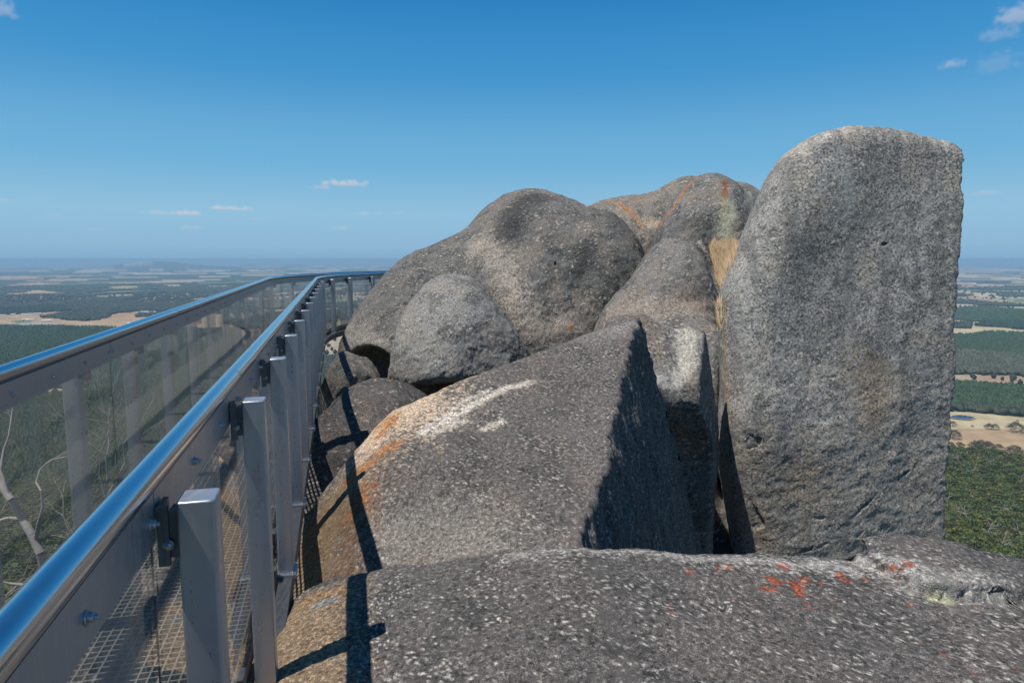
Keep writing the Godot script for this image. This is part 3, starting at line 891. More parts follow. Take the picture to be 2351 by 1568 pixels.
# hexagon nut on a washer with the end of the bolt, pointing along +x
func nut_mesh() -> ArrayMesh:
	var st := SurfaceTool.new()
	st.begin(Mesh.PRIMITIVE_TRIANGLES)
	for q in [[0.0, 0.003, 0.0155, 12], [0.003, 0.014, 0.0115, 6], [0.014, 0.022, 0.006, 8]]:
		var n: int = q[3]
		for k in n:
			var a := TAU * k / n
			var b := TAU * (k + 1) / n
			var p0 := Vector3(q[0], cos(a) * q[2], sin(a) * q[2])
			var p1 := Vector3(q[0], cos(b) * q[2], sin(b) * q[2])
			var p2 := Vector3(q[1], p1.y, p1.z)
			var p3 := Vector3(q[1], p0.y, p0.z)
			for v in [p0, p1, p2, p0, p2, p3, Vector3(q[1], 0, 0), p3, p2]:
				st.add_vertex(v)
	st.generate_normals()
	return st.commit()

func dome_mesh() -> ArrayMesh:
	var st := SurfaceTool.new()
	st.begin(Mesh.PRIMITIVE_TRIANGLES)
	var prof := [[0.0, 0.015], [0.003, 0.015], [0.003, 0.011], [0.009, 0.009], [0.012, 0.004], [0.0125, 0.0]]
	for i in prof.size() - 1:
		for k in 10:
			var a := TAU * k / 10
			var b := TAU * (k + 1) / 10
			var q := []
			for e in [[i, a], [i, b], [i + 1, b], [i + 1, a]]:
				q.append(Vector3(prof[e[0]][0], cos(e[1]) * prof[e[0]][1], sin(e[1]) * prof[e[0]][1]))
			for j in [0, 1, 2, 0, 2, 3]:
				st.add_vertex(q[j])
	st.generate_normals()
	return st.commit()

func metal_materials() -> void:
	var streak := NoiseTexture2D.new()
	streak.width = 256
	streak.height = 256
	streak.seamless = true
	streak.noise = make_noise(FastNoiseLite.TYPE_SIMPLEX, 0.03, 3, 4)
	for q in [["rail", 0.17, Color(0.80, 0.81, 0.83)], ["post", 0.35, Color(0.69, 0.70, 0.72)], ["plate", 0.38, Color(0.66, 0.665, 0.68)], ["dull", 0.55, Color(0.42, 0.425, 0.43)]]:
		var m := StandardMaterial3D.new()
		m.resource_name = q[0] + "_steel"
		m.albedo_color = q[2]
		m.metallic = 1.0 if q[0] == "rail" else 0.68
		m.roughness = 1.0
		var im := Image.create(256, 256, false, Image.FORMAT_L8)
		var n := make_noise(FastNoiseLite.TYPE_SIMPLEX, 0.02, 21 + int(q[1] * 100), 3)
		var n2 := make_noise(FastNoiseLite.TYPE_SIMPLEX, 0.4, 4, 1)
		for y in 256:
			for x in 256:
				var vv: float = q[1] * (1.0 + 0.22 * n.get_noise_2d(x * 2.0, y * 2.0) + 0.22 * n2.get_noise_2d(x * 0.35, y * 0.01))
				im.set_pixel(x, y, Color(vv, vv, vv))
		m.roughness_texture = ImageTexture.create_from_image(im)
		m.roughness_texture_channel = BaseMaterial3D.TEXTURE_CHANNEL_RED
		m.uv1_triplanar = true
		m.uv1_world_triplanar = true
		m.uv1_scale = Vector3.ONE * 2.0
		mats[q[0]] = m
	var glass := StandardMaterial3D.new()
	glass.resource_name = "balustrade_glass"
	glass.albedo_color = Color(0.60, 0.60, 0.585, 0.085)
	glass.transparency = BaseMaterial3D.TRANSPARENCY_ALPHA
	glass.roughness = 0.02
	glass.metallic_specular = 0.6
	mats["glass"] = glass
	var rub := StandardMaterial3D.new()
	rub.resource_name = "black_rubber"
	rub.albedo_color = Color(0.03, 0.03, 0.033)
	rub.roughness = 0.7
	mats["rubber"] = rub
	var fib := StandardMaterial3D.new()
	fib.resource_name = "moulded_grating"
	fib.albedo_color = Color(0.50, 0.49, 0.465)
	fib.roughness = 0.75
	mats["grating"] = fib

func balustrade(called: String, label: String, side: float, rail_off: float, post_off: float, shift: float, joints: Array, s0: float, s1: float) -> void:
	# side: +1 the posts stand to the right of the rail, -1 to the left
	var t := thing(called, label, "balustrade")
	var nut := nut_mesh()
	var dome := dome_mesh()
	# handrail in lengths, with a fine ring at each joint
	var cuts := [s0]
	for j in joints:
		cuts.append(j)
	cuts.append(s1)
	for i in cuts.size() - 1:
		var a: float = cuts[i]
		var b: float = cuts[i + 1]
		part("handrail", sweep(circle(0.0318, 20), a + 0.001, b - 0.001, rail_off, 0.065, 0.25, true), mats.rail, t)
		if i > 0:
			part("joint_ring", sweep(circle(0.0326, 20), a - 0.003, a + 0.003, rail_off, 0.065, 1.0, true), mats.post, t)
	# clamp plates, glass and bolts, two bays to a panel
	var s := s0
	var panel := BAY * 2.0
	var phase := shift + BAY * 0.3 if side < 0 else BAY - 0.03
	s = phase + panel * floor((s0 - phase) / panel)
	while s < s1:
		var a := maxf(s, s0) + 0.004
		var b := minf(s + panel, s1) - 0.004
		if b - a > 0.3:
			part("clamp_plate", sweep(rect(0.020, 0.112), a, b, rail_off, -0.032, 0.3, false), mats.plate, t)
			part("rail_web", sweep(rect(0.010, 0.030), a, b, rail_off, 0.040, 0.3, false), mats.dull, t)
			part("glass_panel", sweep(rect(0.012, 1.14), a + 0.004, b - 0.004, rail_off, -0.088 - 0.575, 0.3, false), mats.glass, t)
			part("edge_strip", sweep(rect(0.004, 1.04), b - 0.0035, b + 0.0005, rail_off, -0.092 - 0.525, 1.0, false), mats.rubber, t)
			var n := 6
			for k in n:
				var bs := a + (0.035 if k == 0 else ((b - a) - 0.035 if k == n - 1 else (b - a) * k / (n - 1)))
				if bs > 13.0 + 6.0:
					continue
				var hb := heading(bs)
				var c := walk(bs, rail_off, post_top(bs) - 0.036)
				part("bolt", nut if side > 0 else dome, mats.plate, t, Transform3D(hb.scaled(Vector3.ONE * 0.85), c + hb.x * 0.0102))
				if side > 0:
					part("bolt", dome, mats.rail, t, Transform3D(hb.rotated(Vector3.UP, PI), c - hb.x * 0.0102))
			# foot clamps holding the lower edge of the glass
			for k in 3:
				var bs := a + (b - a) * (k + 0.5) / 3.0
				var hb := heading(bs)
				var st := SurfaceTool.new()
				st.begin(Mesh.PRIMITIVE_TRIANGLES)
				add_box(st, walk(bs, rail_off, post_top(bs) - 1.14), Vector3(0.034, 0.07, 0.09), hb)
				part("foot_clamp", st.commit(), mats.dull, t)
		s += panel
	part("stringer", sweep(rect(0.07, 0.11), s0, s1, post_off, -1.2 - 0.012 - 0.056, 0.3, false), mats.dull, t)
	part("toe_angle", sweep(rect(0.012, 0.085), s0, s1, rail_off, -1.21, 0.3, false), mats.dull, t)
	# posts
	var body := tube_post(0.082, 0.092, 1.2, 0.009)
	var flange := SurfaceTool.new()
	flange.begin(Mesh.PRIMITIVE_TRIANGLES)
	add_box(flange, Vector3(0, -0.006, 0), Vector3(0.108, 0.012, 0.165))
	add_box(flange, Vector3(0, -0.0195, 0), Vector3(0.113, 0.012, 0.171))
	var flange_mesh := flange.commit()
	var br := SurfaceTool.new()
	br.begin(Mesh.PRIMITIVE_TRIANGLES)
	add_box(br, Vector3(-side * 0.050, 1.12, 0), Vector3(0.022, 0.11, 0.05))
	add_box(br, Vector3(-side * 0.0785, 1.12, 0), Vector3(0.012, 0.14, 0.075))
	add_box(br, Vector3(-side * 0.0665, 1.12, 0.03), Vector3(0.012, 0.14, 0.012))
	var br_mesh := br.commit()
	var k0 := int(ceil((s0 - shift) / BAY))
	while shift + k0 * BAY < s1:
		var ps := shift + k0 * BAY
		var at := Transform3D(heading(ps), walk(ps, post_off, post_top(ps) - 1.2))
		var p := part("post", body, mats.post, t, at)
		part("flange", flange_mesh, mats.plate, p)
		part("bracket", br_mesh, mats.dull, p)
		for e in [[-0.038, 0.066], [0.038, 0.066], [-0.038, -0.066], [0.038, -0.066]]:
			part("bolt", nut, mats.plate, p, Transform3D(Basis(Vector3(0, 0, 1), PI / 2).scaled(Vector3.ONE * 0.6), Vector3(side * e[0], 0.0, e[1])))
		part("bolt", nut, mats.plate, p, Transform3D(Basis(Vector3.UP, -PI / 2).scaled(Vector3.ONE * 0.8), Vector3(-side * 0.062, 1.10, 0.036)))
		k0 += 1

func build_skywalk() -> void:
	metal_materials()
	var near_joints := []
	var far_joints := []
	for k in 5:
		near_joints.append(2.34 + 3.68 * k)
		far_joints.append(5.75 + 3.68 * k)
	balustrade("near_balustrade", "stainless balustrade along the boulders with posts on the rock side", 1.0, 0.098, 0.0, 0.0, near_joints, -1.6, 21.5)
	balustrade("far_balustrade", "stainless balustrade on the open valley side of the walkway", -1.0, 1.035, 1.133, -0.68, far_joints, -1.6, 24.0)
	# deck
	var t := thing("walkway_deck", "see-through grating deck of the skywalk between its two balustrades", "walkway")
	var s := -1.6
	var span := BAY * 2.0
	while s < 22.0:
		var st := SurfaceTool.new()
		st.begin(Mesh.PRIMITIVE_TRIANGLES)
		var e := minf(s + span, 22.0)
		var n := int(round((e - s) / 0.041))
		for i in n:
			var q := s + (i + 0.5) * (e - s) / n
			var b := heading(q)
			add_box(st, walk(q, 0.566, post_top(q) - 1.100 - 0.019), Vector3(0.90, 0.032, 0.0075), b)
		var long := 22
		for j in long + 1:
			var off := 0.566 - 0.45 + 0.90 * j / long
			var pieces := 1 if e < STRAIGHT else 6
			for k in pieces:
				var q0 := lerpf(s, e, float(k) / pieces)
				var q1 := lerpf(s, e, float(k + 1) / pieces)
				var a := walk(q0, off, post_top(q0) - 1.118)
				var c := walk(q1, off, post_top(q1) - 1.118)
				var f := (c - a).normalized()
				var r := f.cross(Vector3.UP).normalized()
				add_box(st, (a + c) / 2, Vector3(0.0075, 0.032, a.distance_to(c) - 0.004), Basis(r, r.cross(f), -f))
		var g := part("grating", st.commit(), mats.grating, t)
		g.set_meta("kind", "stuff")
		s = e
	s = -1.2
	while s < 22.0:
		var st := SurfaceTool.new()
		st.begin(Mesh.PRIMITIVE_TRIANGLES)
		var b := heading(s)
		add_box(st, walk(s, 0.566, post_top(s) - 1.200), Vector3(1.05, 0.12, 0.06), b)
		part("cross_beam", st.commit(), mats.dull, t)
		s += BAY * 2.0
	# legs that carry the walk down to the rock
	for q in [1.0, 5.4, 9.8, 14.2, 18.5]:
		var b := heading(q)
		for off in [0.15, 1.0]:
			var st := SurfaceTool.new()
			st.begin(Mesh.PRIMITIVE_TRIANGLES)
			var top := walk(q, off, post_top(q) - 1.26)
			var foot: float = ground(top.x, top.z) - 0.3
			add_box(st, Vector3(top.x, (top.y + foot) / 2, top.z), Vector3(0.09, top.y - foot, 0.09), b)
			part("support_leg", st.commit(), mats.dull, t)

# ------------------------------------------------------------------ land
const EARTH := 6.37e6
var n_land: FastNoiseLite
var n_field: FastNoiseLite
var n_warp: FastNoiseLite
var slope_table := [[0.0, -4.0], [2.0, -5.0], [5.0, -8.4], [10.0, -13.0], [20.0, -20.5], [50.0, -39.0], [100.0, -67.0], [200.0, -117.0], [400.0, -193.0], [700.0, -266.0], [1000.0, -298.0], [1100.0, -300.0]]
var hill_list := []   # azimuth, distance, width in radians, height

func ground(x: float, z: float) -> float:
	var r := Vector2(x, z).length()
	if r > 1040.0:
		var h := -300.0 - r * r / (2.0 * EARTH) + 5.0 * n_land.get_noise_2d(x * 0.2, z * 0.2) * smooth(1040, 2500, r)
		if r > 9000.0:
			var az := atan2(x, -z)
			for q in hill_list:
				var a: float = (az - q[0]) / q[2]
				var b: float = (r - q[1]) / (q[1] * 0.11)
				var w := a * a + b * b
				if w < 6.0:
					h += q[3] * exp(-w) * (1.0 + 0.35 * n_land.get_noise_2d(x * 0.012, z * 0.012))
		return h
	var a2 := Vector2(x, z)
	var near := Geometry2D.get_closest_point_to_segment(a2, Vector2(0.6, 1.5), Vector2(1.6, -17.0))
	var q := maxf(0.0, a2.distance_to(near) - 2.6)
	var k := 0
	while k < slope_table.size() - 2 and q > slope_table[k + 1][0]:
		k += 1
	var y: float = lerpf(slope_table[k][1], slope_table[k + 1][1], clampf((q - slope_table[k][0]) / (slope_table[k + 1][0] - slope_table[k][0]), 0.0, 1.0))
	return y + n_land.get_noise_2d(x, z) * minf(q * 0.05, 7.0) * smooth(1040.0, 800.0, r)

func on_plain(x: float, y: float) -> Vector3:   # point of the photograph's grid that lies on the plain
	var d := px(x, y, 1.0)
	var t := 300.0 / -d.y
	for i in 4:
		t = (300.0 + t * t * (d.x * d.x + 1.0) / (2.0 * EARTH)) / -d.y
	return d * t

var zones := []   # [polygon, colour, wood, rough]
func zone(kind: String, pts: Array, ox: float, oy: float, scale_: float) -> void:
	var poly := PackedVector2Array()
	for p in pts:
		var q := on_plain((ox + p[0] * scale_) / 1.63335, (oy + p[1] * scale_) / 1.63335)
		poly.append(Vector2(q.x, q.z))
	var look: Array = {"tan": [Color(0.34, 0.245, 0.155), 0.0], "pale": [Color(0.40, 0.335, 0.215), 0.0], "yard": [Color(0.30, 0.265, 0.245), 0.0], "wood": [Color(0.052, 0.062, 0.042), 0.9], "dark": [Color(0.030, 0.052, 0.034), 1.0], "green": [Color(0.12, 0.16, 0.075), 0.0], "soil": [Color(0.32, 0.20, 0.125), 0.0], "plantation": [Color(0.045, 0.074, 0.037), 1.0], "grey": [Color(0.080, 0.088, 0.062), 0.85], "open": [Color(0.26, 0.215, 0.14), 0.25]}[kind]
	zones.append([poly, look[0], look[1]])

func list_zones() -> void:
	# left of the rocks: grid of the enlarged crop at (0, 950)
	var k := 0.3403
	zone("wood", [[430, 705], [560, 690], [700, 668], [860, 655], [900, 640], [1100, 640], [1300, 612], [1500, 605], [2100, 598], [2400, 600], [2400, 640], [1500, 640], [1300, 662], [1180, 700], [1060, 735], [900, 745], [700, 735], [520, 715]], 0, 950, k)
	zone("wood", [[1540, 672], [1900, 655], [2100, 660], [2100, 690], [1800, 705], [1540, 702]], 0, 950, k)
	zone("dark", [[-300, 622], [0, 618], [400, 595], [715, 575], [720, 622], [560, 645], [300, 668], [0, 672], [-300, 680]], 0, 950, k)
	zone("soil", [[330, 690], [600, 640], [860, 625], [860, 655], [700, 668], [560, 690]], 0, 950, k)
	zone("soil", [[1100, 735], [1300, 662], [1500, 640], [1480, 690], [1250, 720]], 0, 950, k)
	zone("green", [[120, 745], [260, 742], [330, 758], [160, 762]], 0, 950, k)
	zone("yard", [[-300, 770], [0, 765], [700, 765], [760, 806], [-300, 812]], 0, 950, k)
	zone("tan", [[-300, 672], [0, 672], [300, 668], [560, 645], [900, 625], [1500, 640], [2400, 640], [2600, 830], [1480, 832], [700, 807], [0, 792], [-300, 792]], 0, 950, k)
	zone("plantation", [[-600, 790], [0, 792], [700, 807], [1480, 832], [2600, 840], [2900, 1500], [-900, 1500]], 0, 950, k)
	zone("open", [[1300, 545], [1560, 440], [2150, 430], [2200, 480], [2000, 520], [2300, 560]], 0, 950, k)
	zone("tan", [[1100, 380], [1330, 358], [1550, 360], [1540, 390], [1300, 395]], 0, 950, k)
	zone("tan", [[1770, 335], [1990, 345], [1990, 368], [1780, 362]], 0, 950, k)
	zone("tan", [[0, 445], [300, 435], [750, 430], [760, 445], [330, 462], [0, 465]], 0, 950, k)
	zone("open", [[0, 480], [600, 470], [1000, 490], [950, 515], [500, 545], [0, 560]], 0, 950, k)
	zone("wood", [[0, 560], [700, 520], [1300, 530], [2300, 560], [2400, 600], [1500, 605], [900, 640], [720, 622], [715, 575], [400, 595], [0, 618]], 0, 950, k)
	# right of the monolith: crops at (3540, 950) and (3500, 1450)
	k = 0.3188
	zone("wood", [[-400, 842], [100, 825], [330, 835], [345, 880], [100, 885], [-400, 880]], 3540, 950, k)
	zone("dark", [[360, 850], [560, 800], [700, 805], [1400, 830], [1400, 925], [700, 880], [500, 868]], 3540, 950, k)
	zone("pale", [[-600, 800], [150, 780], [600, 815], [1500, 860], [1500, 950], [900, 938], [550, 932], [300, 960], [-600, 980]], 3540, 950, k)
	zone("grey", [[-800, 1210], [300, 1170], [800, 1210], [1500, 1240], [1500, 1440], [700, 1440], [100, 1430], [-800, 1440]], 3540, 950, k)
	zone("plantation", [[-600, 980], [300, 960], [550, 932], [900, 938], [1500, 950], [1500, 1240], [800, 1210], [300, 1170], [-800, 1210]], 3540, 950, k)
	zone("plantation", [[-600, 660], [500, 650], [1500, 670], [1500, 860], [600, 815], [150, 780], [-600, 800]], 3540, 950, k)
	k = 0.478
	zone("plantation", [[-300, -30], [200, -30], [1100, 20], [1100, 215], [700, 210], [450, 180], [250, 150], [230, 175], [-300, 180]], 3500, 1450, k)
	zone("wood", [[260, 150], [700, 205], [1100, 215], [1100, 250], [700, 240], [450, 222], [240, 200]], 3500, 1450, k)
	zone("pale", [[-400, 185], [240, 200], [450, 222], [700, 240], [1100, 250], [1100, 360], [500, 330], [-400, 320]], 3500, 1450, k)
	zone("tan", [[-400, 320], [500, 330], [1100, 360], [1300, 620], [-600, 620]], 3500, 1450, k)

func land(x: float, z: float, r: float) -> Array:   # [colour, share of trees]
	var p := Vector2(x, z)
	if r > (1225.0 if x > 0.0 else 1040.0) and r < 9500.0:
		var wob := Vector2(n_warp.get_noise_2d(x * 4.0, z * 4.0), n_warp.get_noise_2d(z * 4.0 + 500.0, x * 4.0)) * r * 0.009
		for q in zones:
			if Geometry2D.is_point_in_polygon(p + wob, q[0]):
				return [q[1], q[2]]
	if r < 1250.0 or (x < 0.0 and r < 1800.0):
		return [Color(0.045, 0.066, 0.026), 1.0]
	var w := Vector2(n_warp.get_noise_2d(x, z), n_warp.get_noise_2d(z + 900.0, x)) * 380.0
	var fs := 1.0 if r < 9000.0 else 0.5
	var v := n_field.get_noise_2d((x + w.x) * fs, (z + w.y) * fs * 0.55) * 0.5 + 0.5
	var big := n_warp.get_noise_2d(x * 0.25, z * 0.25)
	var open := 0.44 + 0.30 * big + (0.22 if x > 0.0 and r > 4500.0 else 0.0)
	if r > 4000.0 and x > 0.0 and r < 7400.0:
		open += 0.15
	if v < open:
		var u := fmod(v * 37.0, 1.0)
		if u < 0.45:
			return [Color(0.34, 0.27, 0.185), 0.02]
		elif u < 0.7:
			return [Color(0.41, 0.36, 0.265), 0.02]
		elif u < 0.88:
			return [Color(0.30, 0.215, 0.16), 0.03]
		return [Color(0.13, 0.17, 0.10), 0.0]
	return [Color(0.050, 0.062, 0.044), 0.85]

func build_land() -> void:
	var az := PackedFloat32Array()
	var a := -180.0
	while a < 180.0 - 0.01:
		az.append(deg_to_rad(a))
		if a >= -40.0 and a < -5.0:
			a += 0.085
		elif a >= 28.0 and a < 40.0:
			a += 0.085
		else:
			a += 4.0 if a > -40.0 - 4.1 and a < 60.0 else 8.0
			if a > -44.0 and a < -40.0:
				a = -40.0
			if a > 28.0 and a < 32.0:
				a = 28.0
	var rad := PackedFloat32Array([0.0, 3.0, 5.0, 7.5, 10.0, 13.0, 17.0, 22.0, 28.0, 36.0, 46.0, 60.0, 80.0, 105.0, 140.0, 180.0, 230.0, 290.0, 350.0, 420.0, 500.0, 580.0, 660.0, 740.0, 820.0, 900.0, 970.0])
	var n := 190
	for i in n + 1:
		rad.append(1.0 / lerpf(1.0 / 1042.0, 1.0 / 62500.0, float(i) / n))
	rad.append(70000.0)
	var v := PackedVector3Array()
	var c := PackedColorArray()
	var m := az.size()
	for r in rad:
		for t in az:
			var x := sin(t) * r
			var z := -cos(t) * r
			v.append(Vector3(x, ground(x, z), z))
			var look: Array
			if r < 24.0:
				look = [Color(0.10, 0.092, 0.082), 0.0]
			else:
				look = land(x, z, r)
			var o: Color = look[0]
			var s := 1.0 + 0.28 * n_land.get_noise_2d(x * (1.6 if r < 3000.0 else 0.6), z * (1.6 if r < 3000.0 else 0.6))
			c.append(Color(o.r * s, o.g * s, o.b * s))
	var idx := PackedInt32Array()
	for i in rad.size() - 1:
		for k in m:
			var k2 := (k + 1) % m
			var p0 := i * m + k
			var p1 := i * m + k2
			var p2 := (i + 1) * m + k2
			var p3 := (i + 1) * m + k
			idx.append_array([p0, p2, p1, p0, p3, p2])
	var nrm := normals_of(v, idx)
	if nrm[m * 5 + 3].y < 0.0:
		idx.reverse()
		nrm = normals_of(v, idx)
	for k in m:
		nrm[k] = Vector3.UP
	var mat := StandardMaterial3D.new()
	mat.resource_name = "land"
	mat.vertex_color_use_as_albedo = true
	mat.roughness = 1.0
	mat.metallic_specular = 0.1
	structure("terrain", arrays_mesh(v, nrm, idx, c), mat)

# ------------------------------------------------------------------ plants
var rng := RandomNumberGenerator.new()

func limb(st: SurfaceTool, a: Vector3, b: Vector3, ra: float, rb: float, sides := 5) -> void:
	var f := (b - a).normalized()
	var u := f.cross(Vector3(0.3, 0.1, 1.0) if absf(f.z) < 0.9 else Vector3.RIGHT).normalized()
	var w := f.cross(u)
	for k in sides:
		var p := TAU * k / sides
		var q := TAU * (k + 1) / sides
		var d0 := u * cos(p) + w * sin(p)
		var d1 := u * cos(q) + w * sin(q)
		for e in [[a, d0, ra], [b, d1, rb], [a, d1, ra], [a, d0, ra], [b, d0, rb], [b, d1, rb]]:
			st.set_normal(e[1])
			st.add_vertex(e[0] + e[1] * e[2])

func grow(st: SurfaceTool, at: Vector3, dir: Vector3, length: float, r: float, depth: int, kink: float) -> void:
	var p := at
	var d := dir
	var steps := 3
	for i in steps:
		d = (d + Vector3(rng.randfn(), rng.randfn() * 0.6, rng.randfn()) * kink).normalized()
		var q := p + d * length / steps
		var r1 := r * (1.0 - 0.22 * (i + 1) / steps * 1.6)
		limb(st, p, q, r * (1.0 - 0.22 * i / steps * 1.6), r1, 5 if depth > 1 else 4)
		p = q
		if depth > 0 and i > 0:
			var s := (d + Vector3(rng.randfn(), rng.randf_range(-0.1, 0.8), rng.randfn()) * 0.75).normalized()
			grow(st, p, s, length * rng.randf_range(0.5, 0.8), r1 * 0.6, depth - 1, kink * 1.15)
	if depth > 0:
		grow(st, p, d, length * 0.65, r * 0.55, depth - 1, kink * 1.1)

func dead_tree(height: float, r: float, depth: int) -> Array:
	var t := SurfaceTool.new()
	t.begin(Mesh.PRIMITIVE_TRIANGLES)
	var b := SurfaceTool.new()
	b.begin(Mesh.PRIMITIVE_TRIANGLES)
	var p := Vector3.ZERO
	var d := Vector3.UP
	for i in 5:
		d = (d + Vector3(rng.randfn(), 0.4, rng.randfn()) * 0.16).normalized()
		var q := p + d * height * 0.16
		limb(t, p, q, r * (1.0 - 0.13 * i), r * (1.0 - 0.13 * (i + 1)), 7)
		p = q
		if i > 1:
			for k in 2:
				grow(b, p, (d * 0.5 + Vector3(rng.randfn(), 0.35, rng.randfn())).normalized(), height * rng.randf_range(0.16, 0.3), r * 0.38, depth, 0.24)
	grow(b, p, d, height * 0.28, r * 0.4, depth, 0.22)
	return [t.commit(), b.commit()]

# a crown: lobes filled with leaf clumps; every clump is a bent pair of small faces
func crown(lobes: Array, per: int, leaf: float, tone: Color, spread: float) -> ArrayMesh:
	var v := PackedVector3Array()
	var n := PackedVector3Array()
	var c := PackedColorArray()
	var idx := PackedInt32Array()
	for q in lobes:
		var centre: Vector3 = q[0]
		var rr: Vector3 = q[1]
		var lt := 1.0 + rng.randf_range(-0.32, 0.32)
		for i in per:
			var d := Vector3(rng.randfn(), rng.randfn(), rng.randfn()).normalized()
			if d.y < -0.35:
				d.y = -d.y * 0.6
			var p := centre + d * rr * pow(rng.randf(), 0.33) * rng.randf_range(0.85, 1.08)
			var f := (d * 0.9 + Vector3(rng.randfn(), rng.randfn() + 0.4, rng.randfn()) * 0.6).normalized()
			var u := f.cross(Vector3(rng.randfn(), rng.randfn(), rng.randfn())).normalized()
			var w := f.cross(u)
			var s := leaf * rng.randf_range(0.6, 1.3)
			var k := lt * (1.0 + rng.randf_range(-0.3, 0.3))
			var o := Color(tone.r * k * (1.0 + rng.randf_range(-0.15, 0.15)), tone.g * k, tone.b * k)
			var b := v.size()
			v.append_array([p - u * s, p + w * s * 0.7 + f * s * 0.15, p + u * s, p - w * s * 0.7 + f * s * 0.1])
			for j in 4:
				n.append((d + f * 0.35).normalized())
				c.append(o)
			idx.append_array([b, b + 1, b + 2, b, b + 2, b + 3])
	return arrays_mesh(v, n, idx, c)

func gum_parts(height: float, wide: float, lobes_n: int, per: int, leaf: float, tone: Color, droop := 0.36) -> Array:
	var t := SurfaceTool.new()
	t.begin(Mesh.PRIMITIVE_TRIANGLES)
	var lobes := []
	var p := Vector3.ZERO
	var d := Vector3.UP
	for i in 4:
		d = (d + Vector3(rng.randfn(), 0.6, rng.randfn()) * 0.1).normalized()
		var q := p + d * height * 0.15
		limb(t, p, q, height * 0.018 * (1.0 - 0.15 * i), height * 0.018 * (1.0 - 0.15 * (i + 1)), 6)
		p = q
	for i in lobes_n:
		var a := TAU * (i * 0.618 + rng.randf() * 0.12)
		var e := sqrt((i + 0.5) / lobes_n)
		var c := Vector3(cos(a) * wide * 0.5 * e, height * (0.92 - droop * e * e) + rng.randf_range(-0.06, 0.06) * height, sin(a) * wide * 0.5 * e)
		var rr := wide * rng.randf_range(0.15, 0.23)
		lobes.append([c, Vector3(rr, rr * 0.72, rr)])
		if i % 2 == 0:
			limb(t, p.lerp(Vector3(p.x, p.y * 0.75, p.z), rng.randf()), c - Vector3(0, rr * 0.3, 0), height * 0.008, height * 0.003, 4)
	return [t.commit(), crown(lobes, per, leaf, tone, 1.0)]

func leaf_material(called: String) -> StandardMaterial3D:
	var m := StandardMaterial3D.new()
	m.resource_name = called
	m.vertex_color_use_as_albedo = true
	m.roughness = 0.62
	m.metallic_specular = 0.35
	m.backlight_enabled = true
	m.backlight = Color(0.14, 0.2, 0.05)
	m.cull_mode = BaseMaterial3D.CULL_DISABLED
	return m

func bark(called: String, col: Color) -> StandardMaterial3D:
	var m := StandardMaterial3D.new()
	m.resource_name = called
	m.albedo_color = Color(col.r, col.g, col.b).linear_to_srgb()
	m.roughness = 0.9
	return m

func scatter(called: String, label: String, category: String, mesh: Mesh, mat: Material, places: Array, tints: PackedColorArray) -> void:
	if places.is_empty():
		return
	var mm := MultiMesh.new()
	mm.transform_format = MultiMesh.TRANSFORM_3D
	mm.use_colors = true
	mm.mesh = mesh
	mm.instance_count = places.size()
	for i in places.size():
		mm.set_instance_transform(i, places[i])
		mm.set_instance_color(i, tints[i])
	var o := MultiMeshInstance3D.new()
	o.name = numbered(called)
	o.multimesh = mm
	o.material_override = mat
	add_child(o)
	tag(o, label, category, "", "stuff")

func tree_thing(called: String, label: String, group: String, meshes: Array, trunk_mat: Material, leaf_mat: Material, at: Vector3, size: float, turn: float) -> void:
	var t := thing(called, label, "tree", at, group)
	t.rotation.y = turn
	t.scale = Vector3.ONE * size
	part("trunk", meshes[0], trunk_mat, t)
	part("crown", meshes[1], leaf_mat, t)

func seen_at(p: Vector3) -> Vector2:   # where a place falls on the photograph's grid, to choose which trees stand singly
	var c := cos(PITCH)
	var s := sin(PITCH)
	var y := p.y * c - p.z * s
	var z := p.y * s + p.z * c
	if z > -0.1:
		return Vector2(-9999, -9999)
	return Vector2(CX + F * p.x / -z, CY - F * y / -z)

